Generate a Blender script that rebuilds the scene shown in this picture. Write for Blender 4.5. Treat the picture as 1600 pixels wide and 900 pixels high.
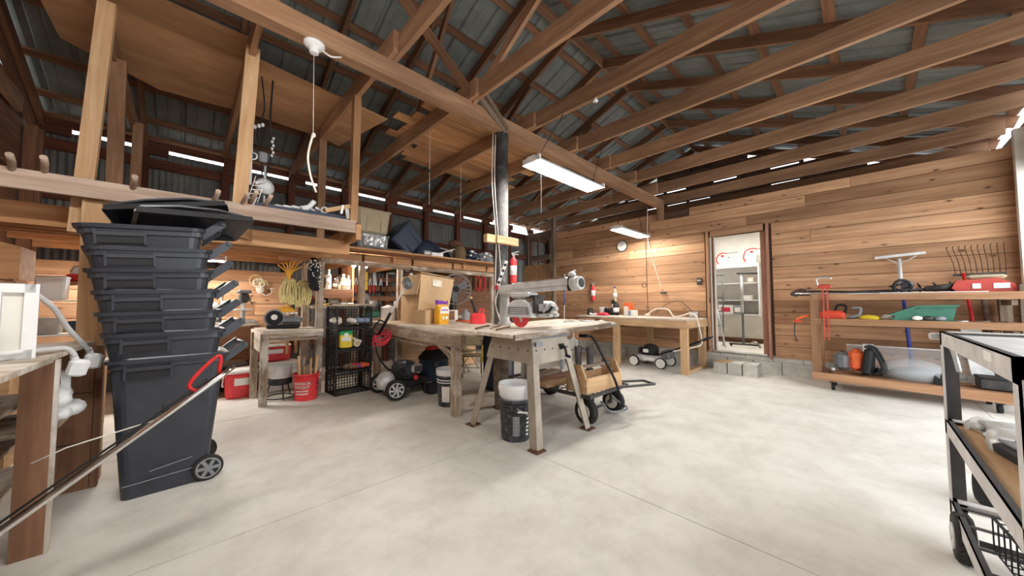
import bpy, math, random
from mathutils import Vector, Matrix, Euler
for _o in list(bpy.data.objects): bpy.data.objects.remove(_o)
SC = bpy.context.scene
COL = SC.collection
PI = math.pi
rng = random.Random(7)
def rad(a): return a * PI / 180

# ---------------------------------------------------------------- camera
cam_d = bpy.data.cameras.new('camera'); cam = bpy.data.objects.new('camera', cam_d); COL.objects.link(cam)
cam_d.sensor_width = 36; cam_d.lens = 529 / 1600 * 36; cam_d.clip_start = 0.02; cam_d.clip_end = 200
cam.location = (0, 0, 1.2)
cam.rotation_euler = (rad(90 + 2.76), 0, rad(46.1 - 90))
SC.camera = cam
# ---------------------------------------------------------------- world, exposure
SC.view_settings.view_transform = 'Standard'; SC.view_settings.look = 'None'
SC.view_settings.exposure = 1.3; SC.view_settings.gamma = 1.0; SC.view_settings.use_curve_mapping = False
W = bpy.data.worlds.new('daylight'); SC.world = W; W.use_nodes = True
_n = W.node_tree.nodes; _bg = _n['Background']
_bg.inputs[0].default_value = (0.90, 0.95, 1.0, 1); _bg.inputs[1].default_value = 1.6
SC.cycles.max_bounces = 8; SC.cycles.diffuse_bounces = 5; SC.cycles.glossy_bounces = 3
SC.cycles.use_denoising = True; SC.cycles.sample_clamp_indirect = 6
LAMP = 52.0      # strength of the fluorescent tubes

# ---------------------------------------------------------------- materials
def lin(c):
    return tuple(((x / 255) / 12.92 if x <= 10 else (((x / 255) + 0.055) / 1.055) ** 2.4) for x in c) + (1,)
def newmat(name):
    m = bpy.data.materials.new(name); m.use_nodes = True
    nt = m.node_tree; b = nt.nodes['Principled BSDF']
    return m, nt, b
def node(nt, t, **kw):
    n = nt.nodes.new(t)
    for k, v in kw.items(): setattr(n, k, v)
    return n
def ramp(nt, fac, stops):
    r = node(nt, 'ShaderNodeValToRGB'); e = r.color_ramp.elements
    e[0].position, e[0].color = stops[0]; e[1].position, e[1].color = stops[-1]
    for p, c in stops[1:-1]:
        x = e.new(p); x.color = c
    nt.links.new(fac, r.inputs[0]); return r.outputs[0]
def mixc(nt, fac, a, b, mode='MIX'):
    m = node(nt, 'ShaderNodeMix', data_type='RGBA', blend_type=mode)
    L = nt.links
    for sock, v in ((m.inputs[0], fac), (m.inputs[6], a), (m.inputs[7], b)):
        if isinstance(v, (int, float, tuple)): sock.default_value = v
        else: L.new(v, sock)
    return m.outputs[2]
def bump(nt, b, h, s=0.2, d=0.01):
    bn = node(nt, 'ShaderNodeBump'); bn.inputs['Strength'].default_value = s; bn.inputs['Distance'].default_value = d
    nt.links.new(h, bn.inputs['Height']); nt.links.new(bn.outputs[0], b.inputs['Normal'])
def coords(nt, scale, rnd=True):
    tc = node(nt, 'ShaderNodeTexCoord'); mp = node(nt, 'ShaderNodeMapping'); mp.inputs['Scale'].default_value = scale
    nt.links.new(tc.outputs['Object'], mp.inputs['Vector'])
    if rnd:
        oi = node(nt, 'ShaderNodeObjectInfo'); mu = node(nt, 'ShaderNodeMath', operation='MULTIPLY'); mu.inputs[1].default_value = 37.0
        nt.links.new(oi.outputs['Random'], mu.inputs[0]); cb = node(nt, 'ShaderNodeCombineXYZ')
        for i in range(3): nt.links.new(mu.outputs[0], cb.inputs[i])
        nt.links.new(cb.outputs[0], mp.inputs['Location'])
    return mp.outputs[0]
def noise(nt, vec, scale, det=4, rough=.6, dist=0):
    n = node(nt, 'ShaderNodeTexNoise'); n.inputs['Scale'].default_value = scale; n.inputs['Detail'].default_value = det
    n.inputs['Roughness'].default_value = rough; n.inputs['Distortion'].default_value = dist
    nt.links.new(vec, n.inputs['Vector']); return n.outputs[0]
def plain(name, c, rough=.6, metal=0, var=.12, scale=9, spec=.4, bumpy=0, dust=None):
    """One colour with slight mottling; dust: (colour, amount) of pale wear."""
    m, nt, b = newmat(name); c = lin(c)
    v = coords(nt, (1, 1, 1)); n = noise(nt, v, scale)
    d = tuple(x * (1 - var * 2) for x in c[:3]) + (1,); l = tuple(min(1, x * (1 + var)) for x in c[:3]) + (1,)
    col = ramp(nt, n, [(.3, d), (.7, l)])
    if dust:
        n2 = noise(nt, v, scale * 3.1, 6, .75)
        f = ramp(nt, n2, [(.5, (0, 0, 0, 1)), (.5 + .35 * (1.2 - dust[1]), (dust[1],) * 3 + (1,))])
        col = mixc(nt, f, col, lin(dust[0]))
    nt.links.new(col, b.inputs['Base Color'])
    b.inputs['Roughness'].default_value = rough; b.inputs['Metallic'].default_value = metal
    b.inputs['Specular IOR Level'].default_value = spec
    if bumpy: bump(nt, b, noise(nt, v, scale * 6), bumpy)
    return m
def wood(name, light, dark, gx=1.3, g=16, knots=0, rough=.75, vary=.35, wear=None):
    """Grain along local X; a tone for each piece; optional knots and worn pale blotches."""
    m, nt, b = newmat(name); L = nt.links
    v = coords(nt, (gx, g, g)); n1 = noise(nt, v, 1.0, 6, .65, .6)
    v2 = coords(nt, (.7, 2.2, 2.2)); n2 = noise(nt, v2, 1.1, 3)
    col = ramp(nt, n1, [(.28, lin(dark)), (.5, lin(tuple((a + c) / 2 for a, c in zip(light, dark)))), (.68, lin(light))])
    shade = ramp(nt, n2, [(.3, (.72, .72, .72, 1)), (.72, (1.1, 1.1, 1.1, 1))])
    col = mixc(nt, 1.0, col, shade, 'MULTIPLY')
    oi = node(nt, 'ShaderNodeObjectInfo')
    tone = ramp(nt, oi.outputs['Random'], [(0, (1 - vary, 1 - vary * 1.1, 1 - vary * 1.2, 1)), (1, (1.12, 1.1, 1.08, 1))])
    col = mixc(nt, 1.0, col, tone, 'MULTIPLY')
    if knots:
        vk = coords(nt, (1.5, 3.4, 3.4)); vo = node(nt, 'ShaderNodeTexVoronoi'); vo.inputs['Scale'].default_value = knots
        wob = noise(nt, coords(nt, (9, 9, 9)), 1, 2)
        mp = mixc(nt, .06, vk, wob, 'ADD'); L.new(mp, vo.inputs['Vector'])
        f = ramp(nt, vo.outputs['Distance'], [(.06, (.9, .9, .9, 1)), (.11, (.3, .3, .3, 1)), (.22, (0, 0, 0, 1))])
        col = mixc(nt, f, col, lin((72, 40, 24)))
    if wear:
        nw = noise(nt, coords(nt, (1.2, 3, 3)), 2.4, 6, .7)
        f = ramp(nt, nw, [(.47, (0, 0, 0, 1)), (.66, (wear[1],) * 3 + (1,))]); col = mixc(nt, f, col, lin(wear[0]))
    L.new(col, b.inputs['Base Color']); b.inputs['Roughness'].default_value = rough
    b.inputs['Specular IOR Level'].default_value = .25; bump(nt, b, n1, .25, .004)
    return m
def emit(name, c, s):
    m, nt, b = newmat(name); b.inputs['Base Color'].default_value = c
    b.inputs['Emission Color'].default_value = c; b.inputs['Emission Strength'].default_value = s
    return m
def clear(name, c, rough=.1, alpha=.35):
    m, nt, b = newmat(name); b.inputs['Base Color'].default_value = lin(c); b.inputs['Roughness'].default_value = rough
    b.inputs['Alpha'].default_value = alpha; return m

M = {}
M['pine'] = wood('pine_boards', (224, 184, 146), (180, 132, 96), knots=2.5, vary=.4, gx=.9, g=22)
M['rafter'] = wood('roof_timber', (152, 112, 84), (108, 74, 54), vary=.3)
M['beam'] = wood('sawn_beam', (182, 144, 112), (138, 102, 76), vary=.12)
M['newwood'] = wood('pale_lumber', (222, 190, 150), (190, 148, 106), vary=.2)
M['loft'] = wood('loft_lumber', (216, 172, 126), (176, 126, 86), vary=.25)
M['ply'] = wood('plywood', (204, 166, 126), (178, 136, 98), gx=2, g=5, vary=.1)
M['bench'] = wood('worn_bench', (190, 172, 150), (120, 98, 78), vary=.2, wear=((222, 214, 202), .7))
M['benchtop'] = wood('dusty_bench_top', (226, 216, 202), (176, 158, 136), vary=.1, wear=((240, 236, 228), .8))
M['brown'] = wood('brown_stained_board', (158, 118, 92), (122, 86, 64), vary=.2)
M['oldgrey'] = wood('weathered_timber', (160, 142, 124), (96, 80, 66), vary=.2)
M['redbrown'] = wood('red_brown_girt', (120, 72, 52), (80, 46, 34), vary=.2)
M['darkbrown'] = wood('dark_barn_board', (128, 102, 88), (92, 70, 60), vary=.3)
M['roof'] = plain('roof_metal', (118, 121, 116), .55, .0, .12, 6, spec=.3)
M['corr'] = plain('corrugated_metal', (112, 112, 108), .5, .3, .15, 5)
M['black'] = plain('black_plastic', (53, 56, 63), .34, 0, .12, 7, spec=.5)
M['blackmat'] = plain('black_matte', (32, 32, 33), .7)
M['rubber'] = plain('tyre_rubber', (46, 44, 42), .85, 0, .2, 20)
M['white'] = plain('white_plastic', (236, 236, 234), .45, 0, .04)
M['whitepaint'] = plain('white_paint', (236, 232, 222), .6, 0, .05, 4)
M['steel'] = plain('bare_steel', (205, 205, 204), .32, .6, .12, 12)
M['alu'] = plain('dull_aluminium', (218, 218, 216), .45, .25, .1, 12)
M['chrome'] = plain('chrome', (225, 225, 225), .12, 1, .03)
M['rust'] = plain('rusty_iron', (112, 78, 58), .8, .2, .3, 14)
M['iron'] = plain('dark_iron', (74, 72, 70), .55, .5, .2, 14)
M['dustyblack'] = plain('dusty_black_plastic', (52, 54, 58), .5, 0, .15, 9, dust=((196, 196, 194), .45))
M['fadedred'] = plain('faded_red_paint', (196, 74, 62), .5, 0, .1)
M['glossblack'] = plain('gloss_black_tube', (40, 40, 42), .16, 0, .05, spec=.8)
M['rack'] = wood('rack_timber', (186, 146, 112), (146, 106, 78), vary=.2)
M['rail'] = wood('dusty_loft_rail', (204, 184, 166), (158, 132, 114), vary=.1)
M['casing'] = wood('brown_casing', (190, 146, 124), (146, 102, 82), vary=.1)
M['red'] = plain('red_paint', (206, 40, 40), .4, 0, .08)
M['redplastic'] = plain('red_plastic', (226, 62, 66), .45, 0, .08)
M['pinkred'] = plain('red_hose', (216, 56, 74), .5)
M['orange'] = plain('orange_plastic', (228, 104, 58), .45)
M['orangered'] = plain('orange_red', (222, 78, 52), .45)
M['yellow'] = plain('yellow_plastic', (240, 206, 50), .5)
M['gold'] = plain('gold_bag', (240, 178, 46), .4, 0, .1)
M['purple'] = plain('purple_print', (122, 62, 170), .45)
M['green'] = plain('green_plastic', (60, 116, 96), .5)
M['lime'] = plain('green_print', (34, 160, 90), .5)
M['blue'] = plain('blue_plastic', (62, 72, 160), .5)
M['navy'] = plain('navy_plastic', (50, 60, 78), .5, 0, .1, 5)
M['card'] = plain('cardboard', (204, 172, 132), .85, 0, .08, 3)
M['carddark'] = plain('cardboard_edge', (150, 116, 82), .9)
M['stand'] = plain('saw_stand_metal', (164, 152, 136), .5, .25, .12, 5, dust=((196, 184, 164), .5))
M['dustmetal'] = plain('dusty_cast_metal', (200, 200, 196), .5, .15, .12, 10, dust=((228, 226, 220), .6))
M['greymetal'] = plain('grey_metal', (120, 122, 124), .5, .3)
M['grey'] = plain('grey_plastic', (140, 142, 144), .6)
M['tan'] = plain('tan_plastic', (182, 168, 138), .6, 0, .06)
M['olive'] = plain('olive_brown_metal', (124, 112, 84), .5, .2)
M['concrete'] = plain('concrete_block', (196, 194, 184), .9, 0, .12, 6, bumpy=.3)
M['yrope'] = plain('yellow_rope', (232, 218, 156), .8)
M['cream'] = plain('cream_cloth', (228, 222, 206), .85)
M['jean'] = plain('faded_blue_cloth', (126, 140, 162), .9)
M['paper'] = plain('paper_label', (240, 238, 230), .7, 0, .03)
M['brownbag'] = plain('brown_canvas', (120, 98, 72), .9)
M['cord'] = plain('white_cord', (232, 226, 212), .5)
M['blackcord'] = plain('black_cord', (36, 34, 32), .5)
M['glass'] = clear('clear_plastic', (226, 232, 234), .15, .3)
M['clearpanel'] = clear('clear_sheet', (232, 236, 236), .1, .16)
M['post'] = plain('dark_timber_post', (92, 90, 88), .7, 0, .25, 4, dust=((176, 172, 168), .45))
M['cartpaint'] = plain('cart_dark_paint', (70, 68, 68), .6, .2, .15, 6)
M['cartpale'] = plain('cart_pale_tone', (214, 210, 206), .6, .1, .1, 6, dust=((160, 156, 152), .4))  # paler cart tone, given to flanges by direction and to the near end
M['tube'] = emit('fluorescent_tube', (1, .97, .93, 1), LAMP)
M['bulb'] = emit('lit_bulb', (1, .95, .86, 1), 150)
# concrete floor
def floor_mat():
    m, nt, b = newmat('concrete_floor'); L = nt.links
    tc = node(nt, 'ShaderNodeTexCoord'); v = tc.outputs['Object']
    n1 = noise(nt, v, .55, 4, .6); n2 = noise(nt, v, 3.5, 6, .7); n3 = noise(nt, v, 30, 3)
    c = ramp(nt, n1, [(.32, lin((206, 201, 190))), (.66, lin((230, 226, 217)))])
    s = ramp(nt, n2, [(.36, (.88, .87, .85, 1)), (.58, (1.03, 1.03, 1.03, 1))]); c = mixc(nt, 1., c, s, 'MULTIPLY')
    f = ramp(nt, n3, [(.72, (0, 0, 0, 1)), (.78, (.5, .5, .5, 1))]); c = mixc(nt, f, c, lin((236, 234, 228)))
    # long-standing rust and oil stains
    n4 = noise(nt, v, 1.1, 5, .65); f4 = ramp(nt, n4, [(.62, (0, 0, 0, 1)), (.8, (.45, .45, .45, 1))]); c = mixc(nt, f4, c, lin((150, 128, 104)))
    L.new(c, b.inputs['Base Color']); b.inputs['Roughness'].default_value = .62; b.inputs['Specular IOR Level'].default_value = .35
    bump(nt, b, n2, .08, .01); return m
M['floor'] = floor_mat()

# ---------------------------------------------------------------- builders
def link(o): COL.objects.link(o); return o
def frame(d, up=(0, 0, 1)):
    x = Vector(d).normalized(); u = Vector(up)
    if abs(x.dot(u)) > .98: u = Vector((0, 1, 0))
    y = u.cross(x).normalized(); z = x.cross(y)
    return Matrix((x, y, z)).transposed()
class B:
    """Collects closed shapes; put() links them as one mesh object."""
    def __init__(s): s.v = []; s.f = []; s.sm = []
    def add(s, vs, fs, smooth=False):
        k = len(s.v); s.v += [tuple(p) for p in vs]; s.f += [tuple(i + k for i in f) for f in fs]; s.sm += [smooth] * len(fs); return s
    def box(s, c, d, rot=None, taper=1.0):
        """c centre, d full sizes; taper scales the top in x and y."""
        x, y, z = d[0] / 2, d[1] / 2, d[2] / 2; t = taper
        vs = [(-x, -y, -z), (x, -y, -z), (x, y, -z), (-x, y, -z), (-x * t, -y * t, z), (x * t, -y * t, z), (x * t, y * t, z), (-x * t, y * t, z)]
        R = Euler(rot).to_matrix() if rot else None
        vs = [Vector(c) + (R @ Vector(p) if R else Vector(p)) for p in vs]
        return s.add(vs, [(0, 3, 2, 1), (4, 5, 6, 7), (0, 1, 5, 4), (1, 2, 6, 5), (2, 3, 7, 6), (3, 0, 4, 7)])
    def bb(s, lo, hi): return s.box([(a + b) / 2 for a, b in zip(lo, hi)], [abs(b - a) for a, b in zip(lo, hi)])
    def rbox(s, c, d, r=.01, rot=None, taper=1.0):
        """box with chamfered vertical and horizontal edges."""
        x, y, z = d[0] / 2, d[1] / 2, d[2] / 2; r = min(r, x * .9, y * .9, z * .9)
        def ring(zz, ins, t):
            X, Y = x * t - ins, y * t - ins; q = r
            return [(-X + q, -Y, zz), (X - q, -Y, zz), (X, -Y + q, zz), (X, Y - q, zz), (X - q, Y, zz), (-X + q, Y, zz), (-X, Y - q, zz), (-X, -Y + q, zz)]
        rings = [ring(-z, r, 1), ring(-z + r, 0, 1), ring(z - r, 0, taper), ring(z, r, taper)]
        R = Euler(rot).to_matrix() if rot else None
        vs = [Vector(c) + (R @ Vector(p) if R else Vector(p)) for g in rings for p in g]
        fs = [tuple(range(7, -1, -1)), tuple(range(24, 32))]
        for k in range(3):
            for i in range(8):
                a, b_ = k * 8 + i, k * 8 + (i + 1) % 8; fs.append((a, b_, b_ + 8, a + 8))
        return s.add(vs, fs)
    def bar(s, p0, p1, w, h, up=(0, 0, 1)):
        p0, p1 = Vector(p0), Vector(p1); R = frame(p1 - p0, up); l = (p1 - p0).length; c = (p0 + p1) / 2
        vs = [c + R @ Vector((a * l / 2, b_ * w / 2, d * h / 2)) for d in (-1, 1) for a, b_ in ((-1, -1), (1, -1), (1, 1), (-1, 1))]
        return s.add(vs, [(0, 3, 2, 1), (4, 5, 6, 7), (0, 1, 5, 4), (1, 2, 6, 5), (2, 3, 7, 6), (3, 0, 4, 7)])
    def tube(s, pts, r, n=8, closed=False, cap=True):
        pts = [Vector(p) for p in pts]; N = len(pts); rs = r if isinstance(r, (list, tuple)) else [r] * N
        if closed:
            d = (pts[1] - pts[-1])
        else: d = pts[1] - pts[0]
        R = frame(d); y, z = R.col[1].copy(), R.col[2].copy(); vs = []
        for i, p in enumerate(pts):
            if closed: t = pts[(i + 1) % N] - pts[i - 1]
            else: t = pts[min(i + 1, N - 1)] - pts[max(i - 1, 0)]
            if t.length < 1e-9: t = d
            t.normalize(); y = y - t * y.dot(t)
            if y.length < 1e-6: y = frame(t).col[1].copy()
            y.normalize(); z = t.cross(y)
            for k in range(n):
                a = 2 * PI * k / n; vs.append(p + (y * math.cos(a) + z * math.sin(a)) * rs[i])
        fs = []
        for i in range(N if closed else N - 1):
            j = (i + 1) % N
            for k in range(n):
                m = (k + 1) % n; fs.append((i * n + k, i * n + m, j * n + m, j * n + k))
        s.add(vs, fs, True)
        if not closed and cap:
            b0 = len(s.v) - N * n; s.f += [tuple(b0 + k for k in range(n - 1, -1, -1)), tuple(b0 + (N - 1) * n + k for k in range(n))]; s.sm += [False, False]
        return s
    def cyl(s, p0, p1, r0, r1=None, n=16): return s.tube([p0, p1], [r0, r0 if r1 is None else r1], n)
    def lathe(s, prof, c=(0, 0, 0), axis=(0, 0, 1), n=24, smooth=True, sx=1, sy=1):
        """prof: list of (r, z) from bottom to top."""
        ax = Vector(axis).normalized(); R = frame(ax); X, Y = R.col[1], R.col[2]
        if abs(ax.z) > .99: X, Y = Vector((1, 0, 0)), Vector((0, 1, 0)) * (1 if ax.z > 0 else -1)
        vs, fs = [], []; N = len(prof)
        for r, z in prof:
            for k in range(n):
                a = 2 * PI * k / n; vs.append(Vector(c) + ax * z + X * (max(r, 1e-5) * math.cos(a) * sx) + Y * (max(r, 1e-5) * math.sin(a) * sy))
        for i in range(N - 1):
            for k in range(n):
                m = (k + 1) % n; fs.append((i * n + k, i * n + m, (i + 1) * n + m, (i + 1) * n + k))
        s.add(vs, fs, smooth)
        b0 = len(s.v) - N * n
        s.f += [tuple(b0 + k for k in range(n - 1, -1, -1)), tuple(b0 + (N - 1) * n + k for k in range(n))]; s.sm += [False, False]
        return s
    def ball(s, c, r, sc=(1, 1, 1), n=14, m=8, rot=None):
        R = Euler(rot).to_matrix() if rot else Matrix.Identity(3); vs = []; fs = []
        for i in range(m + 1):
            t = PI * i / m
            for k in range(n):
                a = 2 * PI * k / n
                vs.append(Vector(c) + R @ Vector((r * sc[0] * math.sin(t) * math.cos(a), r * sc[1] * math.sin(t) * math.sin(a), -r * sc[2] * math.cos(t))))
        for i in range(m):
            for k in range(n):
                q = (k + 1) % n; fs.append((i * n + k, i * n + q, (i + 1) * n + q, (i + 1) * n + k))
        return s.add(vs, fs, True)
    def prism(s, poly, d0, d1, axis='y', at=(0, 0, 0), rot=None):
        """2D outline extruded: axis y takes (x,z), axis x takes (y,z), axis z takes (x,y)."""
        f = {'y': lambda p, d: (p[0], d, p[1]), 'x': lambda p, d: (d, p[0], p[1]), 'z': lambda p, d: (p[0], p[1], d)}[axis]
        n = len(poly); R = Euler(rot).to_matrix() if rot else None
        vs = [f(p, d0) for p in poly] + [f(p, d1) for p in poly]
        vs = [Vector(at) + (R @ Vector(p) if R else Vector(p)) for p in vs]
        fs = [tuple(range(n)), tuple(range(2 * n - 1, n - 1, -1))] + [(i, i + n, (i + 1) % n + n, (i + 1) % n) for i in range(n)]
        return s.add(vs, fs)
    def torus(s, c, R_, r, axis=(0, 0, 1), n=20, m=8, arc=None):
        Rm = frame(axis); X, Y = Rm.col[1], Rm.col[2]; a0, a1 = arc or (0, 2 * PI)
        k = n if arc is None else n + 1
        pts = [Vector(c) + X * R_ * math.cos(a0 + (a1 - a0) * i / n) + Y * R_ * math.sin(a0 + (a1 - a0) * i / n) for i in range(k)]
        return s.tube(pts, r, m, closed=arc is None)
    def mesh(s, name):
        me = bpy.data.meshes.new(name); me.from_pydata(s.v, [], s.f)
        me.polygons.foreach_set('use_smooth', s.sm); me.validate(); me.update()
        import bmesh
        bm = bmesh.new(); bm.from_mesh(me); bmesh.ops.recalc_face_normals(bm, faces=bm.faces); bm.to_mesh(me); bm.free()
        return me
    def put(s, name, mat, parent=None, world=False, label=None, kind=None):
        if world and parent is not None:
            Ti = Tm(parent).inverted(); s.v = [tuple(Ti @ Vector(p)) for p in s.v]
        me = s.mesh(name); me.materials.append(M[mat] if isinstance(mat, str) else mat)
        o = link(bpy.data.objects.new(name, me)); o.parent = parent
        if label: o['label'] = label
        if kind: o['kind'] = kind
        return o
def Tm(o):
    m = Matrix.LocRotScale(o.location, o.rotation_euler, None)
    return Tm(o.parent) @ m if o.parent else m
def thing(name, label, cat, loc=(0, 0, 0), rz=0, group=None, rot=None):
    o = link(bpy.data.objects.new(name, None)); o.location = loc; o.rotation_euler = rot or (0, 0, rz)
    o['label'] = label; o['category'] = cat; o.empty_display_size = .1
    if group: o['group'] = group
    return o
def single(b, name, mat, label, cat, group=None):
    """A thing that is one mesh; its origin goes to the middle of its base."""
    xs, ys, zs = zip(*b.v); c = ((min(xs) + max(xs)) / 2, (min(ys) + max(ys)) / 2, min(zs))
    b.v = [tuple(a - q for a, q in zip(p, c)) for p in b.v]
    o = b.put(name, mat); o.location = c; o['label'] = label; o['category'] = cat
    if group: o['group'] = group
    return o
def struct(name, b=None, mat=None):
    o = b.put(name, mat) if b else link(bpy.data.objects.new(name, None)); o['kind'] = 'structure'; return o
_box_cache = {}
def beam(name, p0, p1, w, h, mat, parent=None, up=(0, 0, 1), world=True, label=None):
    """A timber: its own object with local X along the grain."""
    p0, p1 = Vector(p0), Vector(p1); l = (p1 - p0).length; key = (round(l, 3), round(w, 4), round(h, 4), mat)
    if key not in _box_cache:
        me = B().box((0, 0, 0), (l, w, h)).mesh(name); me.materials.append(M[mat]); _box_cache[key] = me
    o = link(bpy.data.objects.new(name, _box_cache[key])); o.parent = parent
    m = Matrix.Translation((p0 + p1) / 2) @ frame(p1 - p0, up).to_4x4()
    if parent is not None and world: m = Tm(parent).inverted() @ m
    o.matrix_basis = m
    if label: o['label'] = label
    return o
def dup(root, loc=None, rz=None, label=None, group=None, rot=None):
    r = root.copy(); link(r)
    if loc is not None: r.location = loc
    if rz is not None: r.rotation_euler = (0, 0, rz)
    if rot is not None: r.rotation_euler = rot
    if label: r['label'] = label
    if group: r['group'] = group
    for ch in list(root.children):
        c = ch.copy(); link(c); c.parent = r
        for g in list(ch.children):
            d = g.copy(); link(d); d.parent = c
    return r
def smooth_path(pts, k=6):
    """Catmull-Rom through the points."""
    P = [Vector(p) for p in pts]; P = [P[0] * 2 - P[1]] + P + [P[-1] * 2 - P[-2]]; out = []
    for i in range(1, len(P) - 2):
        for j in range(k):
            t = j / k; a, b_, c, d = P[i - 1], P[i], P[i + 1], P[i + 2]
            out.append(.5 * ((2 * b_) + (c - a) * t + (2 * a - 5 * b_ + 4 * c - d) * t * t + (3 * b_ - a - 3 * c + d) * t ** 3))
    out.append(P[-2]); return out
def text_mesh(txt, size, depth=.001, bold=0.0):
    cu = bpy.data.curves.new('lettering', 'FONT'); cu.body = txt; cu.size = size; cu.extrude = depth; cu.offset = bold
    cu.align_x = 'CENTER'; cu.align_y = 'CENTER'; cu.resolution_u = 2
    o = bpy.data.objects.new('lettering', cu); link(o); dg = bpy.context.evaluated_depsgraph_get()
    me = bpy.data.meshes.new_from_object(o.evaluated_get(dg)); bpy.data.objects.remove(o)
    return me
def lettering(txt, size, mat, parent, fn, bold=0.0, sx=1.0):
    """Flat print: fn maps (x, y, z) of the letters to the parent's local space."""
    me = text_mesh(txt, size, .0008, bold)
    for v in me.vertices: v.co = Vector(fn(v.co.x * sx, v.co.y, v.co.z))
    me.materials.clear(); me.materials.append(M[mat])
    o = link(bpy.data.objects.new('lettering', me)); o.parent = parent; return o
# ================================================================ LAMPS
def shop_light(loc, L_, label, hooks, bare=False):
    t = thing('shop_light', label, 'ceiling light', loc, 0, None)
    h = B(); h.prism([(-.13, 0), (-.05, .07), (.05, .07), (.13, 0), (.125, -.004), (.045, .06), (-.045, .06), (-.125, -.004)], -L_ / 2, L_ / 2, 'x')
    if bare: h = B().box((0, 0, .045), (L_, .05, .05))
    h.put('reflector', 'white', t)
    for y in (-.06, .06):
        if bare: y *= 1.2
        B().cyl((-L_ / 2 + .03, y, .012), (L_ / 2 - .03, y, .012), .019, n=10).put('tube', 'tube', t)
    for x in (-L_ / 2 + .01, L_ / 2 - .01):
        B().box((x, 0, .03), (.02, .24, .055)).put('end_cap', 'white', t)
    for sx, hk in zip((-1, 1), hooks):
        B().tube([(sx * L_ * .42, 0, .068), tuple(a - c for a, c in zip(hk, loc))], .005, 5).put('chain', 'iron', t)
    return t
L1 = shop_light((3.17, 2.36, 2.68), 1.25, 'lit twin tube shop light hanging beside the dark centre post', ((3.1, 2.36, 3.415), (4.0, 2.36, 3.415)))
L2 = shop_light((6.45, 3.22, 2.63), 1.22, 'lit twin tube shop light hanging in front of the wall clock', ((5.75, 3.22, 3.415), (6.65, 3.22, 3.415)))
L3 = shop_light((-.25, 1.35, 2.75), 1.25, 'lit shop light hanging above the camera out of view', ((-.5, 1.35, 3.415), (.4, 1.35, 3.415)), True)
L4 = shop_light((-.22, 6.1, 1.79), 1.2, 'lit shop light under the loft behind the stacked bins', ((-.72, 6.1, 1.897), (.28, 6.1, 1.897)))
B().tube([(-.58, -.1, .02), (-.58, -.1, -.55)], .003, 5).put('pull_cord', 'cord', L1)

# ================================================================ SETTING
ZR, V0, SL = 5.15, 2.9, .388
VA, VD, UB, UC, UG = 7.2, -1.4, 7.3, -1.5, 9.6
def zroof(v): return ZR - SL * abs(v - V0)
TRUSS = [-1.4 + .9 * k for k in range(13)]

floor = struct('floor')
for i, (u0, u1) in enumerate([(-1.6, 2.06), (2.06, 5.6), (5.6, 9.7)]):
    for v0, v1 in [(-3.4, -.9), (-.9, 2.3), (2.3, 4.6), (4.6, 7.3)]:
        B().bb((u0 + .003, v0 + .003, -.12), (u1 - .003, v1 - .003, 0)).put('slab', 'floor', floor)
B().bb((-1.6, -3.4, -.2), (9.7, 7.3, -.013)).put('joint_filler', 'concrete', floor)

# ---- wall_back: horizontal pine boards on a block footing, doorway in it
wb = struct('wall_back')
D0, D1, DZ0, DZ1 = 1.19, 2.03, .325, 2.51
rr = random.Random(3)
def board_row(parent, z0, z1, segs, x, mat='pine', lmin=1.4, lmax=3.4, th=.022, axis='v', rnd=rr, gap=.007):
    for a, b_ in segs:
        p = a
        while p < b_ - .01:
            q = p + rnd.uniform(lmin, lmax)
            if b_ - q < .5: q = b_
            off = rnd.uniform(0, .006)
            if axis == 'v':
                beam('plank', (x + th / 2 - off, p + .0015, (z0 + z1) / 2), (x + th / 2 - off, q - .0015, (z0 + z1) / 2), th, z1 - z0 - gap, mat, parent)
            else:
                beam('plank', (p + .0015, x + th / 2 - off, (z0 + z1) / 2), (q - .0015, x + th / 2 - off, (z0 + z1) / 2), th, z1 - z0 - gap, mat, parent)
            p = q
rows = [.29 + .1935 * k for k in range(15)]
for z0, z1 in zip(rows, rows[1:]):
    segs = [(VD, D0 - .11), (D1 + .1, 5.88)] if z0 < DZ1 - .02 else [(VD, 5.88)]
    board_row(wb, z0, z1, segs, UB)
for y0, y1, z in ((VD, 2.4, 3.0), (3.0, 5.88, 3.0)):
    board_row(wb, z, z + .16, [(y0, y1)], UB)
for zz0, zz1, s in ((0, DZ0 - .01, [(VD, 5.9)]), (DZ0 - .01, DZ1, [(VD, D0 - .03), (D1 + .03, 5.9)]), (DZ1, 3.15, [(VD, 5.9)])):
    for a, b_ in s: B().bb((UB + .03, a, zz0), (UB + .13, b_, zz1)).put('framing', 'darkbrown' if zz0 > 0 else 'concrete', wb)
y = VD
while y < 5.88:
    e = min(y + .395, 5.9); B().bb((UB - .012, y + .004, 0), (UB + .03, e - .003, .215)).put('foundation_block', 'concrete', wb)
    B().bb((UB - .006, y + .12, .219), (UB + .03, min(e + .117, 5.9), .288)).put('foundation_block', 'concrete', wb); y += .4
beam('corner_post', (UB - .06, 5.87, 0), (UB - .06, 5.87, 3.75), .11, .09, 'oldgrey', wb)
d1 = struct('door_1')
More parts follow.
